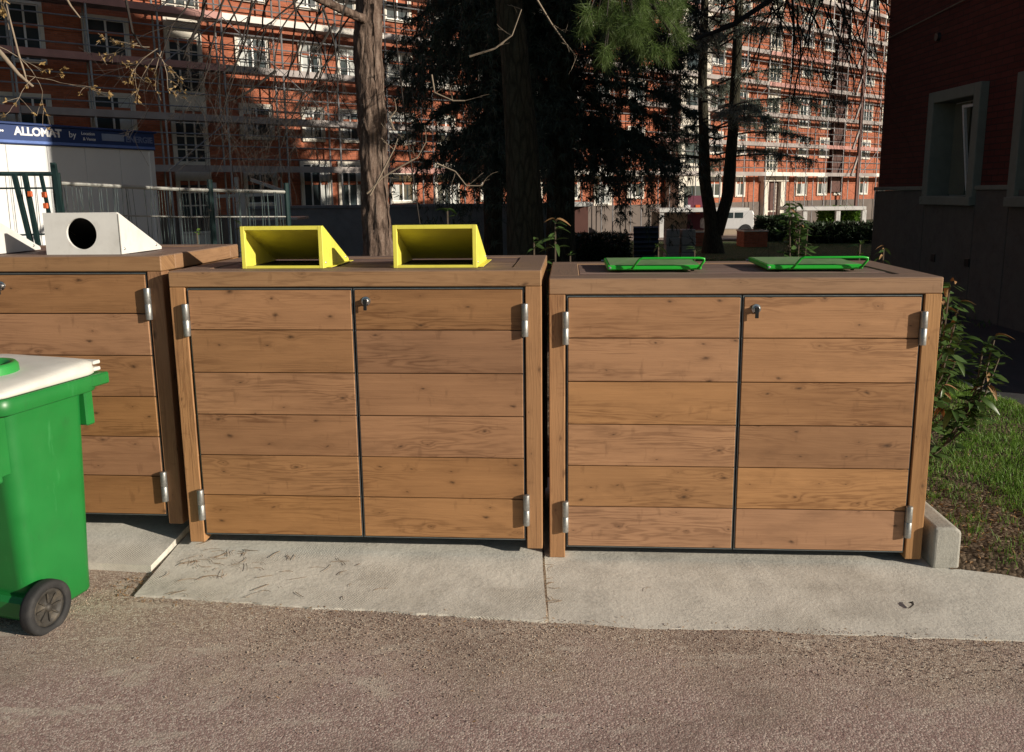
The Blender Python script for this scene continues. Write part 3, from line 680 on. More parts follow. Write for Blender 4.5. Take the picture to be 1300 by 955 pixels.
bb = MB(); bb.box(1.70, 3.9, -.03, 1.82, 8.6, .0); bb.box(-6, 4.4, -.03, 1.70, 8.5, -.015); structure(bb.build('soil_behind', SOIL))

def grass(name, n, fx, hmin, hmax, wd, mat, label, seed=3):
    r = np.random.RandomState(seed); V = []; Fs = []
    P = fx(r, n); n = len(P)
    a = r.uniform(0, 2*pi, n); h = r.uniform(hmin, hmax, n)*(.6+.4*r.rand(n)); bend = r.uniform(.15, .8, n)*h; b = r.uniform(0, 2*pi, n)
    dx, dy = np.cos(a)*wd/2, np.sin(a)*wd/2; bx, by = np.cos(b)*bend, np.sin(b)*bend
    v = np.zeros((n, 5, 3)); P = np.array(P)
    v[:, 0] = P+np.c_[-dx, -dy, 0*dx]; v[:, 1] = P+np.c_[dx, dy, 0*dx]
    v[:, 2] = P+np.c_[dx*.8+bx*.35, dy*.8+by*.35, h*.55]; v[:, 3] = P+np.c_[-dx*.8+bx*.35, -dy*.8+by*.35, h*.55]
    v[:, 4] = P+np.c_[bx, by, h]
    i = np.arange(n)*5
    tri = np.concatenate([np.c_[i, i+1, i+2], np.c_[i, i+2, i+3], np.c_[i+3, i+2, i+4]])
    o = inst(name, npmesh(name, v.reshape(-1, 3), tri, mat)); tag(o, label, 'grass', kind='stuff'); return o
def near_pts(r, n):
    out = []
    while len(out) < n:
        x, y = r.uniform(1.95, 3.54), r.uniform(3.1, 8.4)
        dens = sm(-.15, .3, mnoise.noise(Vector((x*2.6, y*2.2, 7)))*.8+1.0*(x-2.38)-.5*(1-sm(3.3, 3.8, y))+.05)
        if 4.9 < y < 5.7 and x < 3.3: dens *= .45
        if r.rand() < dens: out.append((x, y, bed_z(x, y)-.004))
    return out
grass('grass', 38000, near_pts, .025, .06, .004, GRASS, 'bright green grass growing on the sunlit soil bed beside the path')
def tuft_pts(r, n):
    out = []
    for _ in range(n//28):
        cx, cy = r.uniform(1.9, 2.6), r.uniform(3.15, 4.2)
        for k in range(28): 
            x, y = cx+r.normal()*.03, cy+r.normal()*.03
            if y > bed_edge(x)+.02 and x > 1.86: out.append((x, y, bed_z(x, y)-.003))
    return out
grass('grass_tufts', 1100, tuft_pts, .02, .06, .003, GRASS, 'sparse grass tufts on the bare soil by the kerb block', 9)
def lawn_pts(r, n):
    x = r.uniform(1, 12, n); y = r.uniform(9, 26, n); return [(a, b, gz(a, b)+.015) for a, b in zip(x, y)]
grass('lawn_grass', 26000, lawn_pts, .04, .10, .012, LEAF, 'dark shaded lawn behind the cabinets', 5)

# leaf litter on the soil, twigs and pine needles on the slabs, loose chippings
def quadleaf(r, P, s_, mat, name, label, cat='leaf litter'):
    n = len(P); P = np.array(P); a = r.uniform(0, 2*pi, n); L = s_*r.uniform(.5, 1, n); w_ = L*r.uniform(.2, .45, n); t = r.uniform(-.4, .4, n)*L; c = r.uniform(0, .35, n)*L
    d = np.c_[np.cos(a), np.sin(a), 0*a]; e = np.c_[-np.sin(a), np.cos(a), 0*a]; z = np.c_[0*a, 0*a, 1+0*a]
    v = np.stack([P-d*L[:, None]/2, P+e*w_[:, None]/2+z*c[:, None], P+d*L[:, None]/2+z*np.abs(t)[:, None], P-e*w_[:, None]/2+z*(c*.8)[:, None]], 1)
    i = np.arange(n)*4
    tri = np.concatenate([np.c_[i, i+1, i+2], np.c_[i, i+2, i+3]])
    return tag(inst(name, npmesh(name, v.reshape(-1, 3), tri, mat)), label, cat, kind='stuff')
r = np.random.RandomState(11); P = []
while len(P) < 900:
    x, y = r.uniform(1.84, 3.4), 3.05+abs(r.normal())*1.0
    if y > bed_edge(x)+.02 and y < 6 and r.rand() < (1.2-.5*(x-1.8)): P.append((x, y, bed_z(x, y)+.003))
quadleaf(r, P, .032, LEAFR, 'leaf_litter', 'dry brown leaves and bits of bark on the soil bed')

P = []
while len(P) < 420:
    g = r.rand()
    if g < .45: x, y = -1.50+r.normal()*.08, 3.14+r.normal()*.07; z = -.018
    elif g < .85: x = r.uniform(-1.6, 2.9); y = np.interp(x, [-1.5, .12, .13, 3.3], [3.03, 2.80, 2.79, 2.50])+r.normal()*.03-.01; z = -.015
    else: x, y = r.uniform(-2.2, 2.2), r.uniform(2.1, 3.2); z = -.013
    if x > -1.49 and y > np.interp(x, [-1.5, .12, .13, 3.3], [3.03, 2.80, 2.79, 2.50])+.06: continue
    P.append((x, y, z))
quadleaf(r, P, .017, LEAFR, 'leaf_crumbs', 'brown leaf crumbs and bark bits along the joint between slabs and path')
def on_slab(x, y): return ( .012+.05*max(0, (y-2.9))*.6 ) if x < .1 else -.006
tw = MB(); r2 = random.Random(5)
def needle(mb, x, y, z, L, rad):
    a = r2.uniform(0, 2*pi); k = r2.uniform(-.5, .5); pts = []
    for i in range(4):
        t = i/3-.5; aa = a+k*t*2; pts.append((x+cos(aa)*L*t, y+sin(aa)*L*t, z+.0008+.002*r2.random()))
    mb.tube(pts, rad, 3, False)
def slabz(x, y):
    if x < .12: 
        t = min(1, max(0, (y-2.9)/(4.35-2.9))); return -.013+t*.05
    return -.020+.012*min(1, max(0, (y-2.75)/1.5))
for _ in range(95):
    g = r2.random()
    if g < .55: x, y = -1.30+r2.gauss(0, .10), 3.28+r2.gauss(0, .10)
    elif g < .8: x, y = r2.uniform(-1.4, -.5), r2.uniform(2.95, 3.36)
    elif g < .92: x, y = r2.uniform(-1.4, 1.7), r2.uniform(2.85, 3.3)
    else: x, y = .145+r2.gauss(0, .006), r2.uniform(2.85, 3.3)
    if x < -1.44 or y < 2.9: continue
    needle(tw, x, y, slabz(x, y)+.002, r2.uniform(.02, .085), r2.uniform(.0006, .0013))
tag(tw.build('fallen_needles', flat('fallen_needle', (.26, .17, .10), .8, 0, .4, 8)), 'fallen pine needles and twigs on the middle concrete slab', 'litter', kind='stuff')
tw = MB(); pp = [(1.49+.0, 2.86), (1.50, 2.90), (1.485, 2.93)]
for a, b in ((0, 0), (.007, .006)): tw.tube([(1.475+a, 2.862+b*.5, -.013), (1.492+a, 2.868+b, -.005), (1.497+a, 2.885+b, -.003), (1.490+a, 2.895+b, -.009)], [.0016, .0028, .0022, .001], 5)
tag(tw.build('dry_twig', TWIG), 'small dark curled twig on the concrete slab of the right cabinet', 'twig')
# chippings
r = np.random.RandomState(21); n = 9000
X = r.uniform(-2.4, 2.6, n); 
Ye = np.interp(X, [-2.4, -1.5, .12, .13, 3.3], [3.3, 3.03, 2.80, 2.79, 2.50])
Y = Ye - np.abs(r.normal(size=n))*.28 + .03; 
ico = np.array([(0, 0, 1), (.9, 0, .1), (.28, .85, .1), (-.73, .53, .1), (-.73, -.53, .1), (.28, -.85, .1)])
s_ = r.uniform(.0018, .0044, n); ang = r.uniform(0, 2*pi, n)
v = ico[None]*s_[:, None, None]*r.uniform(.6, 1.2, (n, 6, 1)); cx, sx = np.cos(ang)[:, None], np.sin(ang)[:, None]
v2 = np.stack([v[..., 0]*cx-v[..., 1]*sx, v[..., 0]*sx+v[..., 1]*cx, v[..., 2]*.8], -1)+np.c_[X, Y, np.full(n, -.021)][:, None]
i = np.arange(n)*6; tri = np.concatenate([np.c_[i, i+1+k, i+1+(k+1) % 5] for k in range(5)])
CHIP = NT('chippings'); vv = CHIP.n('TexNoise'); vv.inputs['Scale'].default_value = 45; CHIP.l(CHIP.o, vv.inputs[0])
CHIP.done(CHIP.ramp(vv.outputs[0], [(.3, (.12, .08, .065)), (.45, (.26, .18, .14)), (.58, (.42, .33, .25)), (.7, (.55, .47, .38))]), .9)
tag(inst('chippings', npmesh('chippings', v2.reshape(-1, 3), tri, CHIP.m)), 'loose beige and pink stone chippings along the slab edge', 'gravel', kind='stuff')

# ============================================================ RIGHT-HAND DARK BRICK BUILDING
def right_building():
    xw = 5.6; y0, y1 = 5.2, 12.75
    b = thing('brick_building', 'dark brick building in shade with stone-framed windows at the right edge', 'building', (xw, y1, -.05))
    # local: x into the building, y = world y - y1
    def L(y): return y-y1
    wins = [(10.0, 11.22), (6.9, 8.55+.55)]
    wins = [(9.98, 11.20), (7.75, 9.28)]
    zt, zb, ledge = 2.76, 1.33, 1.56
    wz0, wz1 = zb+.05, zt+.05
    def wallpiece(m, ya, yb, za, zb_): m.box(0, L(ya), za, .35, L(yb), zb_)
    ys = [y0]+[v for w_ in sorted(wins) for v in (w_[0]+.07, w_[1]-.07)]+[y1]
    m = MB()
    for k in range(0, len(ys), 2): wallpiece(m, ys[k], ys[k+1], ledge, 22.3)
    for w_ in wins: wallpiece(m, w_[0]+.07, w_[1]-.07, wz1-.07, 22.3)
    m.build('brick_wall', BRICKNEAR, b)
    # unseen block behind: stepped roofline and low wing shaped to cast the shade
    m = MB(); m.prism([(.35, 0), (60, 0), (60, 16), (35.5, 16.6), (33.9, 18), (31.5, 20.3), (24, 22.3), (.35, 22.3)], L(y0), L(y1), lambda p: (p[0], p[2], p[1])); m.build('shade_block', BRICKNEAR, b)
    # plinth panels of pebble render with open joints
    jy = [y0, 6.4, 7.75, 9.3, 9.98, 11.20, y1]
    for a, c in zip(jy[:-1], jy[1:]):
        under = any(w_[0]-.01 <= a and c <= w_[1]+.01 for w_ in wins)
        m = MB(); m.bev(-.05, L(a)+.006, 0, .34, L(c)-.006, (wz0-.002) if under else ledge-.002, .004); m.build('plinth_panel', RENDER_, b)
    for a, c in [(y0, 7.75), (9.28, 9.98), (11.20, y1)]:
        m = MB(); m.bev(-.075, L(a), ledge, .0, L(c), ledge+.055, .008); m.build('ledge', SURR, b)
    for (a, c) in wins:
        m = MB(); t = .14
        m.bev(-.10, L(a), wz0, .30, L(a)+t, wz1, .006); m.bev(-.10, L(c)-t, wz0, .30, L(c), wz1, .006)
        m.bev(-.10, L(a)+t, wz1-t, .30, L(c)-t, wz1, .006); m.bev(-.12, L(a)+t, wz0, .30, L(c)-t, wz0+.11, .006)
        m.bev(-.125, L(a)-.002, wz0-.003, -.095, L(c)+.002, wz0+.10, .004)
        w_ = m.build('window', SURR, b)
        ya, yc = L(a)+t, L(c)-t
        m = MB(); x0 = .20
        m.box(x0, ya, wz0+.11, x0+.05, ya+.05, wz1-t); m.box(x0, yc-.05, wz0+.11, x0+.05, yc, wz1-t); m.box(x0, ya+.05, wz0+.11, x0+.05, yc-.05, wz0+.16); m.box(x0, ya+.05, wz1-t-.05, x0+.05, yc-.05, wz1-t)
        m.build('frame', SHUT, w_)
        m = MB(); m.box(x0+.04, ya+.05, wz0+.16, x0+.045, yc-.05, wz1-t-.05); m.build('pane', GLASS, w_)
        m = MB(); p0 = (x0-.01, ya+.05, wz0+.17); hh = wz1-t-wz0-.24; tl = -.13
        for (q0, q1) in (((0, 0), (tl, hh)), ((0, .42), (tl, .42+0*hh))): pass
        m.bar((x0-.02, ya+.07, wz0+.17), (x0-.15, ya+.07, wz0+.17+hh), .035); m.bar((x0-.02, ya+.47, wz0+.17), (x0-.15, ya+.47, wz0+.17+hh), .035)
        m.bar((x0-.02, ya+.09, wz0+.18), (x0-.02, ya+.45, wz0+.18), .035); m.bar((x0-.15, ya+.09, wz0+.15+hh), (x0-.15, ya+.45, wz0+.15+hh), .035)
        m.build('tilted_sash', SHUT, w_)
        m = MB(); m.bev(x0-.03, yc-.40, wz0+.12, x0-.005, yc-.03, wz1-t-.02, .003); m.build('shutter', flat('olive_shutter', (.14, .14, .10), .8), w_)
    for (u, v) in ((1185, 327), (1228, 333)):
        d = at(u, v, 1); s_ = (xw-.05)/d.x; P_ = Vector((d.x*s_, s_, CH+(d.z-CH)*s_))
        m = MB(); m.bev(-.065, L(P_.y)-.05, P_.z+.05-.055, -.048, L(P_.y)+.05, P_.z+.05+.045, .003); m.build('wall_vent', BLK, b)
    d = at(1192, 47, 1); s_ = xw/d.x; m = MB(); m.lathe([(.0001, .04), (.05, .04), (.06, 0)], 16, lambda p: (-p[2], L(s_)+p[0], CH+(d.z-CH)*s_+.05+p[1])); m.build('round_vent', BLK, b)
    A = at(1120, 52, 1); A = A*0+Vector((0, 0, 0)); 
    def onw(u, v):
        d = at(u, v, 1); s_ = (xw-.03)/d.x; return (-.03, L(s_), CH+(d.z-CH)*s_+.05)
    m = MB(); m.tube([onw(1122, 52), onw(1175, 25), onw(1228, -2)], .009, 5); m.build('cable', TWIGL, b)
    m = MB(); m.box(-.25, L(y0)-.25, 22.3, .6, L(y1)+.25, 22.6); m.build('eaves', SURR, b)
right_building()

# ============================================================ RED SCAFFOLDED APARTMENT BUILDING
FP = Vector((-17.8, 31.0, -.95)); FA = atan2(.621, .783)       # facade origin and direction
def fx_px(px):
    k = (px-650)/1047; return (31*k+17.8)/(.783-.621*k)
def far_building():
    b = thing('apartment_building', 'long orange brick apartment block covered in scaffolding, partly sunlit', 'building', FP, (0, 0, FA))
    FL = 2.8; Z0 = .50
    m = MB(); m.box(-22, 0, .0, 84, 12, 26); m.build('wall', BRICKFAR, b)
    m = MB(); m.box(-22, -.06, 0, 84, -.002, 1.7); m.build('plinth', flat('brown_plinth', (.13, .105, .09), .85, 0, .25, 1.5), b)
    for k in range(1, 8):
        m = MB(); m.box(-22, -.05, Z0+FL*k-.35, 84, -.003, Z0+FL*k-.20); m.build('string_course', BRICKFAR, b)
    # window kinds: outer width, height, number of lights
    def wmesh(w_, h_, nl, rows, curt, seed):
        r_ = random.Random(seed)
        s_ = MB(); t = .13
        s_.box(0, -.10, 0, t, -.001, h_); s_.box(w_-t, -.10, 0, w_, -.001, h_); s_.box(t, -.10, h_-t, w_-t, -.001, h_); s_.box(t, -.14, 0, w_-t, -.001, .10)
        fr = MB(); iw = w_-2*t; ih = h_-t-.10
        for k in range(1, nl): fr.box(t+iw*k/nl-.035, -.06, .10, t+iw*k/nl+.035, -.02, h_-t)
        for k in range(1, rows): fr.box(t, -.058, .10+ih*k/rows-.025, w_-t, -.022, .10+ih*k/rows+.025)
        fr.box(t, -.059, .10, t+.05, -.021, h_-t); fr.box(w_-t-.05, -.059, .10, w_-t, -.021, h_-t); fr.box(t+.05, -.0595, h_-t-.05, w_-t-.05, -.0205, h_-t); fr.box(t+.05, -.0595, .10, w_-t-.05, -.0205, .15)
        g = MB(); g.box(t, -.018, .10, w_-t, -.004, h_-t)
        cu = MB()
        if curt: 
            a = t+.06 if r_.random() < .5 else w_-t-.06-iw*.3
            cu.box(a, -.021, .16, a+iw*.3, -.0185, h_-t-.06)
            if curt > 1: cu.box(t+.06, -.0205, h_-t-.5, w_-t-.06, -.0182, h_-t-.06)
        return (s_.mesh('window', CREAM), fr.mesh('frame', SHUT if nl < 3 or rows < 3 else CREAM), g.mesh('pane', GLASS), cu.mesh('curtain', CURT) if curt else None)
    kinds = {'A': (1.65, 1.6, 2, 1), 'B': (1.5, 1.5, 2, 1), 'C': (1.1, 1.5, 2, 1), 'D': (1.5, 2.3, 3, 1), 'S': (1.45, 2.35, 3, 4), 'E': (1.4, 1.5, 2, 1), 'F': (1.7, 2.2, 3, 1)}
    cache = {}
    def win(kind, s_, z, v):
        if (kind, v) not in cache: cache[(kind, v)] = wmesh(*kinds[kind], v, hash(kind+str(v)) % 1000 if False else ord(kind)*7+v)
        ms = cache[(kind, v)]; w_ = kinds[kind][0]
        o = inst('window', ms[0], b, (s_-w_/2, 0, z))
        inst('frame', ms[1], o); inst('pane', ms[2], o)
        if ms[3]: inst('curtain', ms[3], o)
    cols = [(-6.5, 'A'), (-3.6, 'C'), (.2, 'F'), (3.15, 'A'), (6.0, 'S'), (8.85, 'B'), (11.45, 'C'), (13.3, 'C'), (16.0, 'B'), (18.6, 'C'), (21.4, 'B'), (24.2, 'S'), (27.0, 'B'), (29.6, 'C'), (32.4, 'B'),
            (40.0, 'B'), (42.8, 'C'), (46.3, 'S'), (50.2, 'E'), (53.0, 'E'), (55.2, 'C'), (59.0, 'E'), (61.9, 'C'), (64.6, 'E'), (67.5, 'C')]
    r_ = random.Random(4)
    for s_, k in cols:
        for fl in range(0, 8):
            z = Z0+1.55+FL*fl
            if s_ < 35 and fl > 4: continue
            if k in 'S': 
                win('S', s_, Z0+FL*fl+.45, 0)
            elif k == 'F': win('F', s_, Z0+FL*fl+(.75 if fl % 2 else 1.2), r_.choice([0, 1]))
            elif k in 'EC' and s_ > 48 and fl % 2 == 0 and fl > 0: win('D', s_, z-.7, r_.choice([0, 1]))
            elif k == 'C' and fl == 0 and s_ < 35: win('D', s_, z-.35, 1)
            else: win(k, s_, z, r_.choice([0, 1, 1, 2]))
    # stair bays: rendered strip between the stair windows
    for s_ in (6.0, 24.2, 46.3):
        for fl in range(0, 6):
            m = MB(); m.box(s_-.72, -.09, Z0+FL*fl-.0, s_+.72, -.003, Z0+FL*fl+.445); m.build('stair_spandrel', CREAM, b)
    m = MB(); m.box(35.2, -1.1, 1.1, 38.0, -.002, 25); tw_ = m.build('stair_tower', CREAM, b)
    for fl in range(8):
        m = MB(); m.box(35.7, -1.13, Z0+.9+FL*fl, 37.5, -1.102, Z0+2.3+FL*fl); m.build('pane', GLASS, tw_)
    # entrance, canopies
    sd_ = fx_px(975)
    m = MB(); m.box(sd_-1.3, -.35, 0, sd_-.75, -.003, 3.1); m.box(sd_+.75, -.35, 0, sd_+1.3, -.003, 3.1); m.box(sd_-1.5, -.45, 3.1, sd_+1.5, -.003, 3.5); m.build('entrance_surround', CREAM, b)
    m = MB(); m.box(sd_-.75, -.10, 0, sd_+.75, -.061, 3.08); m.build('door', RUST, b)
    m = MB(); m.box(-22.2, -.5, 26, 84.2, 12.4, 26.4); m.build('roof', DECK, b)
    # back wing closing the view on the left
    return b
far_building()

def scaffold():
    b = thing('scaffolding', 'grey tube scaffolding with plank decks in front of the orange brick apartment block', 'scaffolding', FP, (0, 0, FA))
    S0, S1 = -7.5, 72.0; lifts = [1.55+1.98*k+.0 for k in range(1, 12)]
    yo, yi = -1.25, -.35; bay = 2.45; r_ = random.Random(8)
    n = int((S1-S0)/bay)+1
    pole = MB(); pole.tube([(0, 0, 0), (0, 0, 25)], .040, 6); pole = pole.mesh('standard_pole', SCAF)
    for k in range(n):
        s_ = S0+bay*k
        inst('standard_pole', pole, b, (s_+r_.uniform(-.05, .05), yo, .05), (r_.uniform(-.003, .003), r_.uniform(-.003, .003), 0))
        inst('standard_pole', pole, b, (s_+r_.uniform(-.05, .05), yi, .05))
    dk = MB(); dk.box(0, yo+.04, -.05, bay*3-.03, yi-.04, 0); dk = dk.mesh('deck', DECK)
    tb = MB(); tb.box(0, yo-.045, -.08, bay*3-.03, yo-.01, .18); tbs = [tb.mesh('toe_board', x) for x in (DECK, DECK, TOEP, TOEL)]
    rl = MB(); rl.tube([(0, yo, 0), (bay*3, yo, 0)], .028, 5); rl = rl.mesh('guard_rail', SCAF)
    br = MB(); br.tube([(0, yo-.04, 0), (bay, yo-.04, 1.98)], .022, 5); br = br.mesh('brace', SCAF)
    br2 = MB(); br2.tube([(0, yo-.04, 1.98), (bay, yo-.04, 0)], .022, 5); br2 = br2.mesh('brace', SCAF)
    tr = MB(); tr.tube([(0, yo, 0), (0, -.02, 0)], .022, 5); tr = tr.mesh('transom', SCAF)
    for li, z in enumerate(lifts):
        for q in range((n-1)//3):
            s_ = S0+bay*3*q
            if li > 6 and s_ < 25: continue
            inst('deck', dk, b, (s_, 0, z+r_.uniform(-.02, .02)))
            inst('toe_board', tbs[r_.choice([0, 0, 1, 1, 2, 3]) if s_ > 6 else r_.choice([0, 0, 2])], b, (s_, 0, z))
            for dz in (.45, .95, 1.4): inst('guard_rail', rl, b, (s_, 0, z+dz))
            if r_.random() < .55: inst('brace', br if r_.random() < .5 else br2, b, (s_+bay*r_.choice([0, 1, 2]), 0, z))
    # ladder tower with a tall dark brown strip
    st = fx_px(1062)
    m = MB(); m.box(st-.9, yo-.02, 2.0, st-.1, yi, 25); 
    m = MB(); 
    for z in lifts: m.bar((st-.9, yo-.1, z), (st+.1, yo-.1, z+1.8), .10, .16)
    m.build('ladder_flight', DECK, b)
    m = MB(); m.box(st-.15, -1.42, .1, st+.12, -1.30, 25); m.build('hoist_mast', RUST, b)
    m = MB(); m.box(st-1.9, -.33, 2.3, st-.3, -.16, 25); m.build('dark_strip', RUST, b)
scaffold()

# ============================================================ TREES
def rough_trunk(pts, rads, n=40, m=90, amp=.02, fs=9.0, seed=0):
    # displaced bark: plates stretched along the stem
    P = [Vector(p) for p in pts]; segs = [(P[i+1]-P[i]).length for i in range(len(P)-1)]; T = sum(segs); mb = MB()
    for j in range(m+1):
        t = T*j/m; i = 0
        while i < len(segs)-1 and t > segs[i]: t -= segs[i]; i += 1
        f = t/segs[i]; c = P[i].lerp(P[i+1], f); r = rads[i]*(1-f)+rads[i+1]*f
        for k in range(n):
            a = 2*pi*k/n; ca, sa = cos(a), sin(a)
            q = Vector((ca*r*fs*1.6, sa*r*fs*1.6, c.z*fs*.28+seed)); d = mnoise.noise(q)*.6+abs(mnoise.noise(q*2.6))*.9-.3+mnoise.noise(q*6)*.25
            q2 = Vector((ca*1.2, sa*1.2, c.z*1.3+seed*2)); rr = r*(1+.08*mnoise.noise(q2))+d*amp
            mb.v.append((c.x+ca*rr, c.y+sa*rr, c.z))
    for j in range(m):
        for k in range(n): mb.f.append((j*n+k, j*n+(k+1) % n, (j+1)*n+(k+1) % n, (j+1)*n+k)); mb.m.append(0)
    return mb
def grow(mb, p, d, L, rad, rng, depth, droop=.1, wander=.25, kids=3, tips=None, shrink=.6, seg=.12, n=4, spread=.8):
    k = max(3, int(L/seg)); pts = [Vector(p)]; d = Vector(d).normalized(); nodes = []
    for i in range(k):
        d = (d+Vector((rng.gauss(0, wander), rng.gauss(0, wander), rng.gauss(0, wander)-droop))*.35).normalized()
        pts.append(pts[-1]+d*(L/k)); nodes.append((pts[-1].copy(), d.copy(), (i+1)/k))
    mb.tube(pts, [max(.0012, rad*(1-.75*i/k)) for i in range(k+1)], n, False)
    if tips is not None and depth <= 1:
        for q, dd, t in nodes: 
            if t > .3: tips.append((q, dd))
    if depth > 0:
        for _ in range(kids):
            q, dd, t = rng.choice(nodes[len(nodes)//5:]); v = Vector((rng.gauss(0, 1), rng.gauss(0, 1), rng.gauss(0, .7)))
            nd = (dd+v*spread).normalized(); grow(mb, q, nd, L*shrink*rng.uniform(.6, 1.1), rad*.5*(1-.5*t), rng, depth-1, droop, wander, kids, tips, shrink, seg, max(3, n-1), spread)
def blades(points, dirs, per, L, wd, r, spread=1.0, grav=0.0):
    # many thin blade quads (needles) round given points
    P = np.repeat(np.array(points), per, 0); Dd = np.repeat(np.array(dirs), per, 0); n = len(P)
    d = Dd+r.normal(size=(n, 3))*spread; d[:, 2] -= grav; d /= np.linalg.norm(d, axis=1)[:, None]
    a = np.cross(d, r.normal(size=(n, 3))); a /= np.linalg.norm(a, axis=1)[:, None]+1e-9
    l = L*r.uniform(.6, 1.2, n)[:, None]; P = P+r.normal(size=(n, 3))*L*.15
    v = np.stack([P-a*wd*.5, P+a*wd*.5, P+d*l+a*wd*.15, P+d*l-a*wd*.15], 1)
    i = np.arange(n)*4; return v.reshape(-1, 3), np.c_[i, i+1, i+2, i+3]

# --- near pine: rough trunk, pale limb, fine hanging twigs
def near_pine():
    c0 = at(476, 330, 7.0)
    b = thing('pine_tree', 'rough barked pine trunk rising behind the first yellow chute, with one pale bare limb', 'tree', (c0.x, 7.0, -.03))
    O = Vector((c0.x, 7.0, -.03)); L = lambda p: Vector(p)-O
    pts = [(0, 0, 0), L(at(480, 318, 7)), L(at(476, 250, 7)), L(at(472, 150, 7)), L(at(466, 60, 7)), L(at(470, 0, 7)), (-.08, .02, 5.2), (-.1, .1, 9)]
    rough_trunk(pts, [.17, .122, .114, .116, .114, .108, .10, .07], 56, 320, .030, 11, 3).build('trunk', BARK1, b, smooth=True)
    m = MB(); p = [L(at(474, 28, 7)), L(at(455, 22, 6.85)), L(at(425, 8, 6.6)), L(at(395, -6, 6.4)), L(at(350, -30, 6.1))]
    m.tube(p, [.05, .036, .032, .03, .028], 10); m.build('limb', BARK1, b, smooth=True)
    rng = random.Random(12); tips = []; m = MB()
    for u, v, Y, du, L_ in [(440, -20, 6.6, -1, 1.0), (400, -30, 6.4, -1, 1.1), (360, -40, 6.2, -.7, 1.2), (330, -30, 6.6, -1, 1.1), (300, -30, 6.2, -.5, .9), (420, -10, 7.4, -.8, 1.1), (390, -20, 7.2, -.6, 1.2), (455, 10, 7.1, -1.4, 1.0), (350, -20, 7.6, -.6, 1.3), (385, 40, 6.7, -.3, .8), (425, 30, 6.7, -.8, .9), (405, 90, 6.9, -.6, .7), (320, 0, 6.5, -.2, 1.1), (375, 10, 7.3, .4, 1.1), (430, 60, 7.0, -.9, .8), (280, -20, 6.8, .5, 1.0), (445, -10, 6.2, -.4, .8), (260, -40, 6.0, -.6, .9), (410, 10, 6.5, .3, .8), (370, -10, 6.7, .2, .9)]:
        s_ = L(at(u, v, Y)); grow(m, s_, (du*.8, rng.uniform(-.3, .3), -.75), L_, .009, rng, 2, .25, .35, 5, tips, .6, .07, 4, .7)
    for (a, c, Y) in [((330, -10), (200, 75), 6.6), ((215, 5), (165, -20), 6.2)]: pass
    m.tube([L(at(152, -20, 6.3)), L(at(160, 0, 6.3)), L(at(168, 40, 6.3)), L(at(180, 60, 6.3)), L(at(200, 68, 6.3))], [.010, .010, .009, .007, .004], 6)
    m.tube([L(at(350, 90, 6.5)), L(at(318, 115, 6.5)), L(at(300, 125, 6.5)), L(at(285, 130, 6.5))], [.011, .01, .008, .005], 6)
    m.tube([L(at(262, -20, 6.3)), L(at(257, 20, 6.3)), L(at(240, 55, 6.3)), L(at(232, 75, 6.3))], [.013, .012, .009, .005], 6)
    m.build('hanging_twigs', TWIG, b)['kind'] = 'stuff'
    # little cones and dead needle clusters on the twigs
    r = np.random.RandomState(3); T = tips[::9]
    v, f = blades([t[0] for t in T], [t[1] for t in T], 9, .035, .0035, r, 1.2); o = inst('needle_tufts', npmesh('needle_tufts', v, f, TWIG), b); o['kind'] = 'stuff'
    # rope hanging by the trunk
    m = MB(); m.tube([at(499, -10, 6.8), at(504, 60, 6.8), at(515, 160, 6.8), at(525, 230, 6.8), at(533, 285, 6.8)], .0065, 6)
    tag(m.build('hanging_cable', TWIG), 'thin dark cable hanging down to the right of the rough pine trunk', 'cable')
    # pale twigs right of the trunk
    m = MB(); rng = random.Random(2)
    for pp in ([(466, 246), (485, 226), (508, 212), (530, 200), (541, 180)], [(548, 95), (552, 118), (575, 128), (590, 128)], [(555, 208), (578, 218), (592, 236), (612, 236)], [(596, 72), (628, 62), (650, 45), (662, 12)], [(500, 165), (495, 150), (503, 140)], [(682, 0), (700, 30), (718, 55), (732, 72)], [(470, 248), (500, 190), (505, 176)]):
        P = [L(at(u, v, 6.3)) for u, v in pp]; m.tube(P, [.0075*(1-.6*i/len(P)) for i in range(len(P))], 5)
        for q in P[1:]: grow(m, q, (rng.gauss(0, 1), rng.gauss(0, .4), rng.gauss(0, 1)), .12, .003, rng, 1, .0, .3, 2, None, .6, .04, 3)
    m.build('pale_twigs', TWIGL, b)['kind'] = 'stuff'
near_pine()

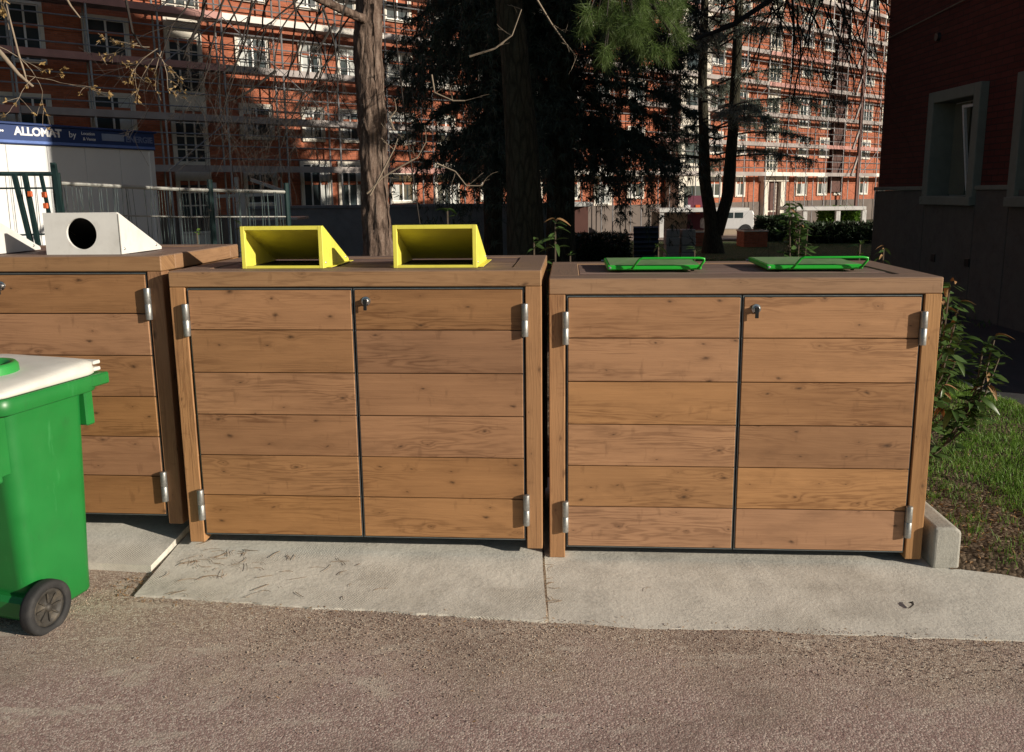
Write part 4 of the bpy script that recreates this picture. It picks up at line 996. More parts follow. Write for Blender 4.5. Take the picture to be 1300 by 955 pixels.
# --- budding shrub branches hanging into the top left corner
def budding():
    O = at(-120, -80, 5.2)
    b = thing('budding_tree', 'budding bare branches with golden buds hanging in the top left corner', 'tree', O); L = lambda p: Vector(p)-O
    m = MB(); rng = random.Random(6); tips = []
    m.tube([L(at(-120, -80, 5.2)), L(at(-60, -10, 5.1)), L(at(-20, 45, 5.0)), L(at(3, 70, 5.0)), L(at(24, 95, 5.0)), L(at(42, 110, 5.0))], [.03, .024, .018, .014, .010, .007], 8)
    m.tube([L(at(80, -10, 5)), L(at(90, 8, 5)), L(at(102, 23, 5))], [.007, .006, .004], 6)
    m.tube([L(at(8, 5, 5)), L(at(16, 38, 5)), L(at(24, 70, 5)), L(at(31, 92, 5)), L(at(36, 112, 5))], [.003, .005, .006, .005, .003], 6)
    m.build('limb', TWIGL, b, smooth=True)
    m = MB()
    for u, v, du, dz, L_ in [(0, 60, .8, -.4, .35), (24, 95, 1, -.3, .3), (200, 62, -1, -.5, .35), (205, 65, -.4, -.9, .35), (190, 60, -.9, .1, .25), (200, 68, .5, -.6, .3), (12, 38, -.2, .5, .2), (175, 55, -1, -.1, .25), (195, 75, -.7, -.8, .3)]:
        grow(m, L(at(u, v, 5.0 if u < 100 else 6.3)), (du, rng.uniform(-.3, .3), dz), L_, .004, rng, 2, .05, .35, 3, tips, .6, .04, 3, .7)
    m.build('twigs', TWIGL, b)['kind'] = 'stuff'
    r = np.random.RandomState(4); T = tips[::3]
    v, f = blades([t[0] for t in T], [t[1] for t in T], 5, .022, .012, r, .8); o = inst('buds', npmesh('buds', v, f, BUD), b); o['kind'] = 'stuff'
budding()

# --- mossy trunk and the long-needled bough hanging forward from it
def mossy_pine():
    Y = 9.9; c0 = at(668, 330, Y)
    b = thing('tall_pine_tree', 'straight mossy dark trunk behind the gap between two cabinets, with a long-needled green bough', 'tree', (c0.x, Y, -.03)); O = Vector((c0.x, Y, -.03)); L = lambda p: Vector(p)-O
    pts = [(0, 0, 0), L(at(668, 320, Y)), L(at(664, 200, Y)), L(at(655, 90, Y)), L(at(646, 0, Y)), (-.3, 0, 8), (-.35, 0, 14)]
    rough_trunk(pts, [.26, .225, .20, .165, .155, .13, .08], 40, 160, .008, 7, 9).build('trunk', BARK2, b, smooth=True)
    m = MB(); m.tube([L(at(646, -60, Y)), L(at(700, -60, 8.5)), L(at(750, -45, 7.2)), L(at(790, -20, 6.4)), L(at(830, 10, 6.1)), L(at(850, 40, 6.0))], [.06, .05, .035, .022, .014, .006], 8); m.build('bough', BARK2, b)
    rng = random.Random(3); r = np.random.RandomState(8); m = MB(); P = []; Dn = []
    for k in range(46):
        u = rng.uniform(742, 862); v = rng.uniform(-30, 62) - (18 if u < 765 or u > 850 else 0); Yk = rng.uniform(5.9, 6.9)
        s_ = L(at(u, v, Yk)); root = L(at(780+.5*(u-780), v-50, 6.5)); d = (s_-root).normalized(); d = (d+Vector((0, 0, -.1))).normalized()
        m.tube([root.lerp(s_, .4), s_, s_+d*.10], [.005, .004, .002], 4)
        for q in range(14): P.append(s_+d*(.10*q/13)); Dn.append(d)
    m.build('shoots', TWIG, b)['kind'] = 'stuff'
    v, f = blades(P, Dn, 16, .105, .0022, r, .75, .10); o = inst('long_needles', npmesh('long_needles', v, f, PINE), b); o['kind'] = 'stuff'
    # its own dark crown high above
    P = []; Dn = []
    for k in range(900):
        a = rng.uniform(0, 2*pi); rr = 2.6*sqrt(rng.random()); z = rng.uniform(6.0, 12); P.append((cos(a)*rr, sin(a)*rr, z)); Dn.append((0, 0, .3))
    v, f = blades(P, Dn, 14, .28, .03, r, 1.1); o = inst('crown', npmesh('crown', v, f, CEDAR), b); o['kind'] = 'stuff'
mossy_pine()

# --- cedars: limbs sweep out and droop, hung with dark feathery foliage
def cedar(name, label, X, Y, trunks, R, z0, z1, nl, mat, seed, per=10, Ln=.10, wd=.012, droop=.9, tw=26, az=None, twigmat=TWIG, hang=(.25, .9), density=1.0, zexp=1.0):
    g = gz(X, Y); O = Vector((X, Y, g)); b = thing(name, label, 'tree', O)
    rng = random.Random(seed); r = np.random.RandomState(seed)
    for pts, rad in trunks: rough_trunk([Vector(p) for p in pts], rad, 20, 60, .01, 5, seed).build('trunk', BARK2, b, smooth=True)
    m = MB(); P = []; Dn = []
    for k in range(nl):
        a = rng.uniform(0, 2*pi) if az is None else rng.uniform(*az); z = z0+(z1-z0)*rng.random()**zexp; Lr = R*rng.uniform(.65, 1.05)*(1-.35*max(0, (z-z0)/(z1-z0)-.3))
        pts = []; n = 12; wob = rng.uniform(-.5, .5)
        for i in range(n+1):
            t = i/n; aa = a+wob*t*t*.6; pts.append(Vector((cos(aa)*Lr*t, sin(aa)*Lr*t, z+.25*Lr*t*(1-t)-droop*t*t*Lr*.35)))
        m.tube(pts, [.035*(1-.8*i/n)+.004 for i in range(n+1)], 5, False)
        for q in range(int(tw*density)):
            t = rng.uniform(.15, 1)**.8; i = min(n-1, int(t*n)); base = pts[i].lerp(pts[i+1], t*n-i); sd_ = Vector((-sin(a), cos(a), 0))*rng.choice([-1, 1])*rng.uniform(.0, .75)*(1-.4*t)
            e = base+sd_+Vector((cos(a), sin(a), 0))*rng.uniform(0, .3); h = rng.uniform(*hang); tip = e+Vector((rng.gauss(0, .06), rng.gauss(0, .06), -h))
            mid = base.lerp(e, .7)+Vector((0, 0, .02)); m.tube([base, mid, e+Vector((0, 0, -h*.3)), tip], [.007, .005, .003, .001], 3, False)
            for s_ in range(9):
                f = s_/8; pt = (base.lerp(mid, f*2.5) if f < .4 else mid.lerp(tip, (f-.4)/.6)); P.append(pt); Dn.append(((tip-mid).normalized()*.5))
    o = m.build('branches', twigmat, b); o['kind'] = 'stuff'
    v, f = blades(P, Dn, per, Ln, wd, r, .55, .25); o = inst('foliage', npmesh('foliage', v, f, mat), b); o['kind'] = 'stuff'
cedar('cedar_tree', 'dark drooping cedar filling the middle of the view behind the straight mossy trunk', .85, 14.2, [([(0, 0, 0), (.0, 0, 3), (.05, 0, 7)], [.26, .22, .15])], 2.6, 2.5, 7.6, 66, CEDAR, 5, per=9, Ln=.12, wd=.017, tw=30, zexp=1.1, hang=(.3, 1.25))
cedar('cedar_tree', 'second dark cedar, left of the mossy trunk, its foliage hanging low over the grey wall', -.35, 16.5, [([(0, 0, 0), (.0, 0, 3), (.05, 0, 7)], [.2, .17, .12])], 2.7, 2.5, 8.0, 36, CEDAR, 15, per=8, Ln=.12, wd=.017, tw=24, hang=(.2, 1.0))
A_ = at(905, 325, 32)
cedar('blue_cedar_tree', 'twin trunked blue cedar on the lawn in front of the orange brick block', A_.x, 32, [([(0, 0, 0), (-.05, 0, 1.0), (-.40, 0, 2.8), (-.60, 0, 6.5), (-.6, 0, 14)], [.45, .27, .22, .17, .09]), ([(.10, 0, .7), (.50, 0, 2.2), (.62, 0, 5), (.66, 0, 8), (.66, 0, 15)], [.26, .23, .20, .17, .09])], 4.6, 3.4, 15, 84, CEDARB, 25, per=4, Ln=.16, wd=.024, droop=.1, tw=25, hang=(.05, .4), density=.9)

# --- bare tree with fine branches over the sunlit end of the block
def bare_tree():
    Y = 15.0; O = Vector((8.6, Y, gz(8.6, Y))); b = thing('bare_tree', 'leafless tree whose fine hanging branches cross the view left of the dark building', 'tree', O); L = lambda p: Vector(p)-O
    rough_trunk([(0, 0, 0), (0, 0, 4), (-.2, 0, 9)], [.22, .18, .1], 16, 40, .01, 5, 1).build('trunk', BARK2, b, smooth=True)
    m = MB(); rng = random.Random(31)
    m.tube([L(at(1120, -150, Y)), L(at(1040, -70, 14)), L(at(978, 0, 13)), L(at(930, 32, 12.5)), L(at(895, 45, 12)), L(at(858, 62, 11.5))], [.09, .06, .045, .034, .026, .014], 7)
    m.tube([L(at(1120, -150, Y)), L(at(1030, -60, 13.5)), L(at(1006, 0, 13)), L(at(1008, 40, 13)), L(at(1006, 90, 13)), L(at(1000, 140, 13))], [.07, .045, .022, .018, .012, .006], 7)
    m.tube([(0, 0, 6), L(at(1120, -150, Y))], [.1, .09], 7)
    for k in range(44):
        u = rng.uniform(975, 1125); v = rng.uniform(-60, 10); grow(m, L(at(u, v, rng.uniform(12.4, 15.5))), (rng.gauss(.1, .5), rng.gauss(0, .3), -.8), rng.uniform(1.3, 2.9), .014, rng, 2, .22, .3, 5, None, .55, .14, 4, .6)
    for k in range(26):
        u = rng.uniform(865, 1005); v = rng.uniform(-40, 0); grow(m, L(at(u, v, 12.5)), (rng.gauss(-.2, .5), 0, -.7), rng.uniform(.7, 1.5), .009, rng, 2, .15, .3, 4, None, .55, .12, 3, .6)
    m.build('branches', TWIG, b)['kind'] = 'stuff'
bare_tree()

# ============================================================ BROAD-LEAVED SHRUBS
def leaf_mesh(L_, w_, fold, curl, seed):
    m = MB(); n = 5; r_ = random.Random(seed); V = []
    for i in range(n+1):
        t = i/n; hw = w_/2*sin(pi*min(1, t*.93+.05))**.8; z = -curl*t*t*L_; y = t*L_
        V += [(-hw, y, z+fold*hw), (0, y, z), (hw, y, z+fold*hw)]
    m.add(V, [q for i in range(n) for q in ((i*3, i*3+1, i*3+4, i*3+3), (i*3+1, i*3+2, i*3+5, i*3+4))]); return m
LM = [leaf_mesh(.085, .030, .35, .25, 1).mesh('leaf', LEAF, True), leaf_mesh(.07, .026, .5, .6, 2).mesh('leaf', LEAF, True), leaf_mesh(.085, .030, .25, .9, 3).mesh('leaf', LEAF, True), leaf_mesh(.055, .024, .5, .1, 4).mesh('leaf', LEAFY, True)]
LDRY = leaf_mesh(.06, .026, .9, .9, 5).mesh('leaf', LEAFR, True)
def put_leaf(b, p, d, rng, me, s_=1.0):
    y = Vector(d).normalized(); z = Vector((rng.gauss(0, .4), rng.gauss(0, .4), 1)); x = y.cross(z).normalized(); z = x.cross(y)
    M_ = Matrix((x, y, z)).transposed().to_4x4(); o = bpy.data.objects.new('leaf', me); COL.objects.link(o); o.parent = b
    o.matrix_basis = Matrix.Translation(p) @ M_ @ Matrix.Scale(s_*rng.uniform(.75, 1.2), 4)
def shrub(name, label, base, stems, seed, leaves, s_=1.0, meshes=None, whorl=True, dry=.03):
    b = thing(name, label, 'shrub', base); rng = random.Random(seed); m = MB(); nodes = []
    for st in stems:
        pts = [Vector(p)-Vector(base) for p in st]; k = len(pts); m.tube(pts, [.006*(1-.6*i/k)+.0012 for i in range(k)], 5)
        tot = [(pts[i].lerp(pts[i+1], f/6), (pts[i+1]-pts[i]).normalized(), (i+f/6)/(k-1)) for i in range(k-1) for f in range(6)]
        nodes.append(tot+[(pts[-1], (pts[-1]-pts[-2]).normalized(), 1.0)])
    m.build('stem', flat('shrub_stem', (.10, .075, .05), .85, 0, .3, 30), b)
    for i in range(leaves):
        tot = nodes[i % len(nodes)]; t = 1.0 if i < 5*len(nodes) else max(.15, 1-abs(rng.gauss(0, .36))); p, d, _ = tot[int(t*(len(tot)-1))]
        a = rng.uniform(0, 2*pi); side = Vector((cos(a), sin(a), rng.uniform(-.45, .35))); dd = (side+d*rng.uniform(.1, .6))
        me = rng.choice(meshes or LM[:3]+LM[:3]+LM); put_leaf(b, p+d*rng.uniform(-.02, .02), dd, rng, LDRY if rng.random() < dry else me, s_)
    if leaves > 100:
        P = []; Dn = []
        for q in range(int(leaves*2.0)):
            tot = nodes[q % len(nodes)]; p, d, _ = tot[int(max(.15, min(1, rng.gauss(.7, .22)))*(len(tot)-1))]
            a = rng.uniform(0, 2*pi); P.append(p+Vector((cos(a), sin(a), 0))*.04*rng.random()); Dn.append((cos(a), sin(a), rng.uniform(-.6, .3)))
        r = np.random.RandomState(seed); n = len(P); P = np.array(P); Dn = np.array(Dn); Dn /= np.linalg.norm(Dn, axis=1)[:, None]
        a = np.cross(Dn, r.normal(size=(n, 3))*.4+np.array([0, 0, 1])); a /= np.linalg.norm(a, axis=1)[:, None]; l = (.045+.04*r.rand(n))[:, None]; w_ = l*.19
        v = np.stack([P, P+Dn*l*.35+a*w_, P+Dn*l, P+Dn*l*.35-a*w_, P+Dn*l*.7+a*w_*.8, P+Dn*l*.7-a*w_*.8], 1); i = np.arange(n)*6
        tri = np.concatenate([np.c_[i, i+1, i+3], np.c_[i+1, i+4, i+3], np.c_[i+4, i+5, i+3], np.c_[i+4, i+2, i+5]])
        o = inst('inner_leaves', npmesh('inner_leaves', v.reshape(-1, 3), tri, LEAF), b); o['kind'] = 'stuff'
    return b
B0 = Vector((1.93, 4.05, .0))
def ST(*uv, Y=3.9): return [at(u, v, Y+(.0 if i else .1)) for i, (u, v) in enumerate(uv)]
rs_ = random.Random(17); stems = []
for (u, v, Y) in [(1206, 362, 3.9), (1198, 395, 3.95), (1212, 412, 3.85), (1218, 388, 4.0), (1203, 440, 3.8), (1212, 462, 3.9), (1198, 490, 3.8), (1194, 376, 4.1), (1220, 432, 3.95), (1196, 520, 3.85), (1210, 520, 3.8), (1190, 420, 4.05), (1200, 470, 4.0)]:
    tip = at(u, v, Y); stems.append([B0, B0.lerp(tip, .35)+Vector((rs_.uniform(-.04, .04), rs_.uniform(-.04, .04), .02)), B0.lerp(tip, .7)+Vector((rs_.uniform(-.05, .05), rs_.uniform(-.05, .05), .0)), tip])
for (u, v) in [(1262, 432), (1248, 440), (1268, 455), (1252, 470), (1240, 520)]:
    tip = at(u, v, 3.95); k = at(1232, 540, 3.95); stems.append([B0, k.lerp(B0, .3), k.lerp(tip, .5)+Vector((.0, 0, -.02)), tip])
shrub('laurel_bush', 'glossy leaved laurel bush growing against the right end of the cabinets', B0, stems, 4, 298, .92, [LM[0], LM[1], LM[2], LM[0], LM[1], LM[3]], dry=.09)
def shoot(u, v0, v1, Y, label, seed, n, s_=1.0, me=None, du=0, k=1):
    base = at(u, v0, Y); base.z = -.02; st = []; rg = random.Random(seed)
    for q in range(k):
        tip = at(u+du+rg.uniform(-14, 14)*(k > 1), v1+rg.uniform(0, 30)*(q > 0), Y+rg.uniform(-.1, .1)*(k > 1)); st.append([base, base.lerp(tip, .5)+Vector((rg.uniform(-.03, .03), 0, 0)), base.lerp(tip, .8), tip])
    return shrub('laurel_shoot', label, base, st, seed, n, s_, me)
shoot(705, 330, 282, 4.55, 'tall leafy laurel shoot in the gap between the middle and right cabinets', 1, 34, .95)
shoot(678, 330, 308, 4.7, 'small laurel sprig just left of the gap between cabinets, behind the middle one', 2, 12, .7)
shoot(568, 300, 268, 4.7, 'bright green sprig sticking up behind the second yellow chute', 3, 22, .8, [LM[3], LM[1]])
shoot(306, 300, 286, 4.7, 'small green sprig at the left shoulder of the first yellow chute', 6, 14, .7, [LM[3]])
shoot(836, 330, 314, 4.6, 'tiny laurel sprig behind the left green flap lid', 7, 10, .7)
shoot(882, 330, 318, 4.7, 'curved tiny sprig behind the right end of the left green flap lid', 8, 9, .6)
shoot(1092, 330, 310, 4.6, 'little drooping sprig behind the right end of the right green flap lid', 9, 10, .7)
shoot(1122, 335, 316, 4.6, 'dry reddish sprig behind the back right corner of the right cabinet', 10, 9, .7, [LDRY, LM[1]])
shoot(250, 320, 296, 4.9, 'thin sprig behind the white chute cabinet', 12, 10, .6, [LM[3]])
bu = shoot(1012, 330, 262, 5.3, 'upright sunlit bush rising behind the right green flap lid', 11, 150, .85, [LM[0], LM[1], LM[3], LM[3]], 0, 9)
shoot(724, 330, 325, 4.6, 'low sprouts poking out beside the left end of the right cabinet', 13, 10, .5)

# ============================================================ MIDDLE DISTANCE, LEFT: SITE CABIN, FENCES
def site_cabin():
    p1 = at(190, 170, 13.0); p0 = at(0, 155, 11.0); d = Vector((p1.x-p0.x, p1.y-p0.y, 0)); ang = atan2(d.y, d.x); Wd = d.length
    b = thing('site_cabin', 'white site cabin with a navy blue lettered banner along its top', 'site cabin', (p1.x, p1.y, -.02), (0, 0, ang))
    ht = p1.z+.02
    # local x: towards the right along the visible end (negative = left), y: away behind
    m = MB(); m.box(-3.4, 0.0, .15, 0, 7, ht-.25); m.build('body', PANELW, b)
    pm = MB(); pm.bev(0, 0, 0, .555, .012, ht-.45, .004); pm = pm.mesh('wall_panel', PANELW)
    for k in range(6): inst('wall_panel', pm, b, (-.56*(k+1), -.013, .19))
    m = MB(); m.bev(-.06, -.03, .1, .03, .05, ht-.25, .006); m.build('corner_post', PANELW, b)
    m = MB(); m.bev(-3.45, -.05, ht-.25, .04, 7, ht, .01); ban = m.build('banner', NAVY, b)
    m = MB(); m.box(-3.45, -.056, ht-.235, .03, -.0505, ht-.20); m.build('banner_stripe', flat('banner_stripe_blue', (.12, .2, .5), .5), ban)
    m = MB(); m.box(-3.4, -.1, .0, 0, 7, .149); m.build('base_frame', DGREEN, b)
    m = MB(); m.bev(-3.5, -.08, ht, .07, 7, ht+.03, .01); m.build('roof_edge', NAVY, b)
    def text(s_, x, z, size, mat, nm='lettering', bold=0.0):
        cu = bpy.data.curves.new(nm, 'FONT'); cu.body = s_; cu.size = size; cu.extrude = .002; cu.offset = bold; cu.align_x = 'LEFT'
        o = bpy.data.objects.new(nm, cu); COL.objects.link(o); dg = bpy.context.evaluated_depsgraph_get(); me = bpy.data.meshes.new_from_object(o.evaluated_get(dg)); bpy.data.objects.remove(o)
        me.materials.clear(); me.materials.append(mat); q = inst(nm, me, ban, (x, -.054, z), (radians(90), 0, 0)); return q
    zt = ht-.095
    text('?', -2.62, zt-.06, .24, LETW, bold=.004)
    text('...', -2.36, zt, .14, LETW, bold=.006)
    text('ALLOMAT', -2.13, zt-.035, .145, LETW, bold=.006)
    text('by', -1.37, zt-.03, .12, LETW)
    text('Location', -1.18, zt+.015, .06, LETW); text('& Vente', -1.16, zt-.06, .06, LETW)
    m = MB(); m.bev(-.86, -.057, zt-.05, -.50, -.0505, zt+.05, .002); m.build('logo_plate', flat('logo_plate', (.25, .3, .42), .5), ban)
    text('the finders', -.80, zt-.02, .06, LETW, bold=.0)
    text('ENERGIE', -.47, zt-.05, .12, flat('letter_grey_blue', (.16, .2, .34), .5), bold=.004)
site_cabin()
def mesh_fence(name, label, pa, pb, za, zb, nv, hz, mat, railmat, posts, cat='fence'):
    b = thing(name, label, cat, (pa[0], pa[1], gz(*pa[:2]))); O = Vector((pa[0], pa[1], gz(*pa[:2]))); A = Vector((*pa[:2], 0))-Vector((O.x, O.y, 0)); B_ = Vector((*pb[:2], 0))-Vector((O.x, O.y, 0))
    g = 0
    wr = MB(); wr.tube([(0, 0, 0.06), (0, 0, 1)], .0045, 4)
    rg = random.Random(2)
    n = nv; wm = MB(); 
    for k in range(n+1):
        f = k/n; p = A.lerp(B_, f); zt = za*(1-f)+zb*f-O.z; m = None
        if n <= 130:
            if k == 0:
                mm = MB(); mm.tube([(0, 0, .06), (0, 0, 1)], .0026, 4); wire = mm.mesh('wire', mat)
            o = inst('wire', wire, b, p, (rg.gauss(0, .012), rg.gauss(0, .02), 0), (1, 1, zt))
    for h in hz:
        m = MB(); m.tube([A+Vector((0, 0, (za-O.z)*h)), A.lerp(B_, .5)+Vector((0, 0, ((za+zb)/2-O.z)*h-.015)), B_+Vector((0, 0, (zb-O.z)*h))], .019 if h == 1 else .008, 8); m.build('rail', railmat, b)
    for f, lean, th_ in posts:
        p = A.lerp(B_, f); zt = za*(1-f)+zb*f-O.z; m = MB(); m.tube([p+Vector((-lean*.0, 0, 0)), p+Vector((-lean, 0, zt+.10))], th_, 8); m.build('post', DGREEN, b)
    return b
a = at(78, 233, 8.0); c = at(365, 244, 9.4)
mesh_fence('wire_fence', 'thin wire fence with a pale top rail in front of the shaded cabin wall', (a.x, 8.0), (c.x, 9.4), a.z, c.z, 66, (1, .83, .45), DGREEN, LRAIL, [(0, .03, .028), (.62, 0, .03), (.995, 0, .03)])
a = at(-90, 216, 7.2); c = at(72, 221, 7.6)
f2 = mesh_fence('wire_fence', 'dark framed wire fence in front of the sunlit white cabin wall', (a.x, 7.2), (c.x, 7.6), a.z, c.z, 16, (1, .93, .7, .5), TWIG, DGREEN, [(.995, .02, .024)])
def rack():
    O = at(40, 330, 7.0); O.z = -.03
    b = thing('leaning_frame', 'dark leaning metal bars with orange clips behind the white chutes', 'metal frame', O)
    for (u0, v0, u1, v1, r_) in [(18, 222, 40, 312, .022), (31, 220, 50, 318, .022), (52, 222, 62, 270, .016), (68, 208, 78, 268, .022)]:
        m = MB(); p = at(u0, v0, 7.0)-O; q = at(u1, v1, 7.0)-O; q2 = p+(q-p)*((-p.z)/(q.z-p.z)) if q.z != p.z else q; m.bar(p, q2, r_*1.5); m.build('bar', DGREEN, b)
    for (u, v) in [(38, 246), (56, 247), (58, 261)]:
        m = MB(); p = at(u, v, 6.97)-O; m.bev(p.x-.018, p.y-.012, p.z-.025, p.x+.018, p.y+.012, p.z+.02, .004); m.build('clip', ORG, b)
rack()
def grey_wall():
    a = at(300, 262, 21); c = at(645, 259, 21); 
    b = thing('low_wall', 'long low grey rendered wall with a coping below the cedar', 'wall', (a.x, 21, gz(0, 21)))
    h = a.z-gz(0, 21); Lw = c.x-a.x+1.6; m = MB(); m.box(0, 0, 0, Lw, .3, h-.08); m.build('wall', WALLG, b)
    n = 6
    cp = MB(); cp.bev(0, 0, 0, Lw/n-.01, .4, .08, .01); cp = cp.mesh('coping_stone', WALLG)
    for k in range(n): inst('coping_stone', cp, b, (k*Lw/n, -.05, h-.079))
grey_wall()
def work_table():
    # grey trestle frame and shelf in the shade left of the first yellow chute
    Y = 10.5; O = at(320, 300, Y); O.z = gz(O.x, Y)
    b = thing('steel_rack', 'grey steel rack with a shelf standing in the shade left of the pine trunk', 'rack', O); L = lambda u, v: at(u, v, Y)-O
    for (u, v0) in [(272, 232), (300, 225), (308, 240), (353, 240), (360, 240)]:
        p = L(u, v0); m = MB(); m.bar((p.x, 0, 0), (p.x, 0, p.z), .07 if u == 308 else .045); m.build('upright', SCAF, b)
    p, q = L(262, 250), L(362, 246); m = MB(); m.bar((p.x, 0, p.z), (q.x, 0, q.z), .04); m.build('beam', SCAF, b)
    p, q = L(316, 228), L(362, 244); m = MB(); m.bar((p.x, .08, p.z), (q.x, .08, q.z), .04); m.build('beam', SCAF, b)
    p, q = L(325, 276), L(385, 274); m = MB(); m.bev(p.x, -.3, p.z-.03, q.x, .3, p.z, .006); m.build('shelf', SCAF, b)
work_table()

# ============================================================ MIDDLE DISTANCE, RIGHT
def hedge(name, label, x0, x1, y0, y1, z1, seed, n=9000, s_=.07, mat=HEDGE):
    b = thing(name, label, name.split('_')[-1], ((x0+x1)/2, (y0+y1)/2, gz((x0+x1)/2, y0))); r = np.random.RandomState(seed); g = gz((x0+x1)/2, y0); hx, hy, h = (x1-x0)/2, (y1-y0)/2, z1-g
    m = MB(); m.bev(-hx*.8, -hy*.7, 0, hx*.8, hy*.7, h*.85, .1); m.build('core', TWIG, b)
    u = r.normal(size=(n, 3)); u /= np.abs(u).max(1)[:, None]; u *= r.uniform(.75, 1.05, (n, 1)); P = u*np.array([hx, hy, h/2])+np.array([0, 0, h/2])
    v, f = blades(P, u, 1, s_, s_*.5, r, .8); o = inst('foliage', npmesh('foliage', v, f, mat), b); o['kind'] = 'stuff'
hedge('clipped_hedge', 'low dark clipped hedge behind the left green flap lid', at(712, 310, 17).x, at(800, 310, 17).x, 17, 18.2, at(750, 301, 17).z, 1)
hedge('garden_bush', 'sunlit yellow-green bush behind the open white canopy frame', at(1052, 280, 46.5).x, at(1090, 280, 46.5).x, 46.5, 48, at(1070, 267, 46.5).z, 6, s_=.22, mat=GRASS)
hedge('clipped_hedge', 'square dark green hedge below the entrance door of the brick block', at(974, 290, 40).x, at(1010, 290, 40).x, 40, 42, at(990, 278, 40).z, 2, s_=.16)
def corrugated():
    Y = 20; a = at(806, 288, Y); c = at(838, 292, Y); O = Vector((a.x, Y, gz(a.x, Y))); b = thing('corrugated_sheets', 'stack of dark blue-grey corrugated sheets leaning beside the hedge', 'corrugated sheet', O)
    m = MB(); n = 26; h = a.z-O.z; Lx = c.x-a.x; V = []
    for j in range(n+1): z = h*j/n; y = .04*sin(j*2.2)+.25*j/n; V += [(0, y, z), (Lx, y, z)]
    m.add(V, [(2*j, 2*j+1, 2*j+3, 2*j+2) for j in range(n)]); o = m.build('sheet', flat('corrugated_blue', (.06, .08, .11), .5, .4), b)
    so = o.modifiers.new('s', 'SOLIDIFY'); so.thickness = .02
corrugated()
def canopy(label, u0, u1, v, Y, posts, vb=None, signs=False):
    a = at(u0, v, Y); c = at(u1, v, Y); O = Vector((a.x, Y, gz(a.x, Y))); b = thing('canopy', label, 'canopy', O); z = a.z-O.z
    m = MB(); m.bev(0, -.2, z-.2, c.x-a.x, 2.4, z, .02); m.build('canopy_roof', SHUT, b)
    for u in posts:
        p = at(u, v, Y); m = MB(); m.bar((p.x-a.x, 0, 0), (p.x-a.x, 0, z-.2), .22); m.build('post', SHUT, b)
    if vb: m = MB(); m.box(0, 2.0, 0, c.x-a.x, 2.2, z-.22); m.build('back_wall', vb, b)
    if signs:
        for u, w_, m_ in ((883, .9, PURP), (880, .25, LETW), (893, .25, ORG)):
            p = at(u, v, Y); m = MB(); zz = (0, 2.2) if m_ is PURP else (1.2, 1.7); m.box(p.x-a.x, 1.9 if m_ is PURP else 1.86, zz[0], p.x-a.x+w_, 1.98 if m_ is PURP else 1.9, zz[1]); m.build('door' if m_ is PURP else 'notice', m_, b)
canopy('white flat canopy over a beige wall behind the twin trunked cedar', 836, 950, 265, 44, (840, 948), flat('beige_wall', (.38, .31, .23), .8), True)
canopy('open white canopy frame on posts left of the dark building', 1006, 1098, 263, 46, (1022, 1064, 1097))
canopy('far white canopy frame seen through the cedar behind the first hedge', 724, 752, 257, 38, (725,), flat('brown_doors', (.12, .05, .04), .7))
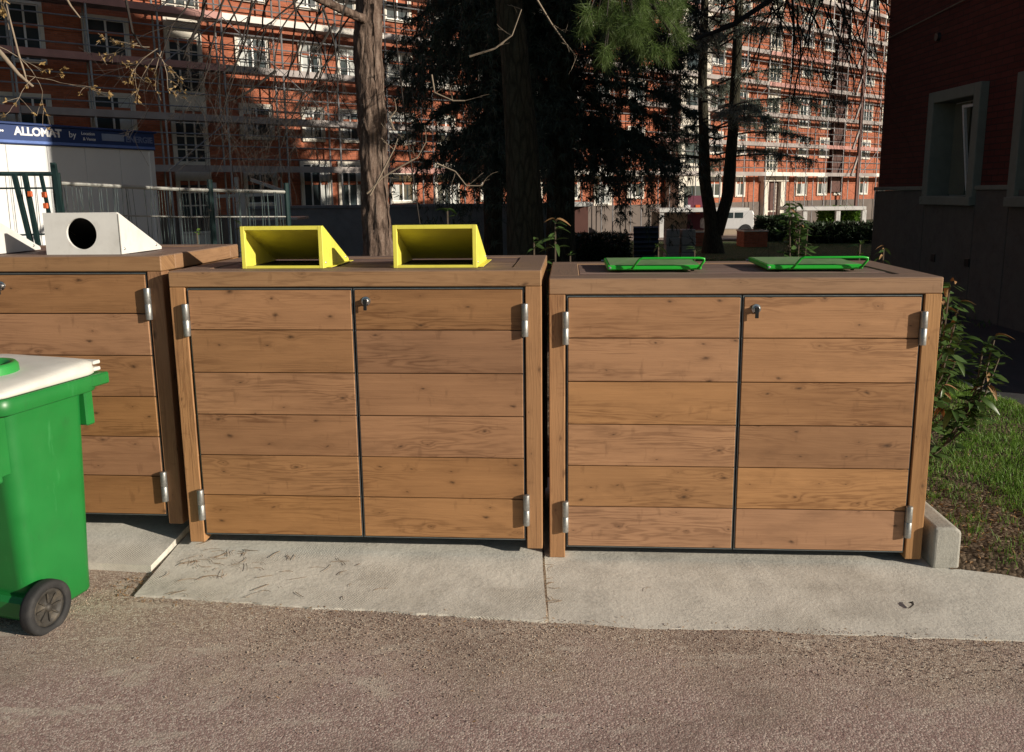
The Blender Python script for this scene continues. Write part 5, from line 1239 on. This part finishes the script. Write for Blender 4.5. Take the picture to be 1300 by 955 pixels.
def vehicle(name, label, u0, u1, vtop, Y, paint, van=False):
    a = at(u0, 290, Y); c = at(u1, 290, Y); g = gz(a.x, Y)+.05; O = Vector(((a.x+c.x)/2, Y, g)); Lx = c.x-a.x; h = at(u0, vtop, Y).z-g
    b = thing(name, label, 'van' if van else 'car', O); X = lambda t: (t-.5)*Lx
    prof = [(0, .30), (0, .62), (.03, .70), (.22, .76), (.34, 1.0), (.97, 1.0), (1, .85), (1, .30)] if van else [(0, .32), (0, .55), (.04, .62), (.24, .68), (.36, .97), (.5, 1.0), (.72, .98), (.9, .68), (1, .62), (1, .32)]
    m = MB(); m.prism([(X(t), q*h) for t, q in prof], 0, 1.75, lambda p: (p[0], p[2], p[1])); o = m.build('body', paint, b); md = o.modifiers.new('b', 'BEVEL'); md.width = .05; md.segments = 2
    for t0, t1 in ((.36, .55), (.58, .76)):
        m = MB(); m.bev(X(t0), -.012, h*.72, X(t1), .01, h*.93, .01); m.build('window', GLASS, b)
    for t in (.18, .82):
        m = MB(); m.lathe([(.0001, -.02), (.18, -.02), (.20, -.03), (.32, -.03), (.34, 0), (.34, .2), (.0001, .2)], 24, lambda p: (X(t)+p[0], p[2]-.01, .33+p[1])); m.build('wheel', RUB, b)
    m = MB(); m.bev(X(0)-.02, .15, .5*h, X(0)+.02, .45, .58*h, .01); m.build('headlight', LETW, b)
vehicle('parked_van', 'white van parked behind the right trunk of the twin cedar', 898, 957, 268, 43.5, CARW, True)
hedge('clipped_hedge', 'long low dark hedge standing in for a blue car below the open white canopy frame', at(1030, 290, 38).x, at(1116, 290, 38).x, 38, 39.5, at(1070, 286, 38).z, 8, s_=.16)  # hedge built in place of a dark blue parked car
def planters():
    for (u0, u1, v, Y, lab) in [(945, 975, 293, 36, 'orange brick planter right of the twin cedar'), (876, 902, 294, 37, 'orange brick planter left of the twin cedar')]:
        a = at(u0, v, Y); c = at(u1, v, Y); g = gz(a.x, Y); b = thing('brick_planter', lab, 'planter', (a.x, Y, g)); h = a.z-g; m = MB()
        m.bev(0, 0, 0, c.x-a.x, 1.2, h-.06, .01); m.build('wall', BRICKFAR, b); m = MB(); m.bev(-.03, -.03, h-.06, c.x-a.x+.03, 1.23, h, .01); m.build('coping', CREAM, b)
        m = MB(); m.box(.1, .1, h-.02, c.x-a.x-.1, 1.1, h+.01); m.build('soil', SOIL, b)
planters()
def stone_posts():
    for u, lab in ((853, 'left one of two squat pale stone gate posts left of the twin cedar'), (873, 'right one of two squat pale stone gate posts left of the twin cedar')):
        p = at(u, 291, 26); g = gz(p.x, 26); b = thing('stone_post', lab, 'gate post', (p.x, 26, g)); h = p.z-g
        for k in range(4): m = MB(); q = .01*(k % 2); m.bev(-.22+q, -.22+q, k*h/4+.006, .22-q, .22-q, (k+1)*h/4, .02); m.build('stone', KERB, b)
stone_posts()
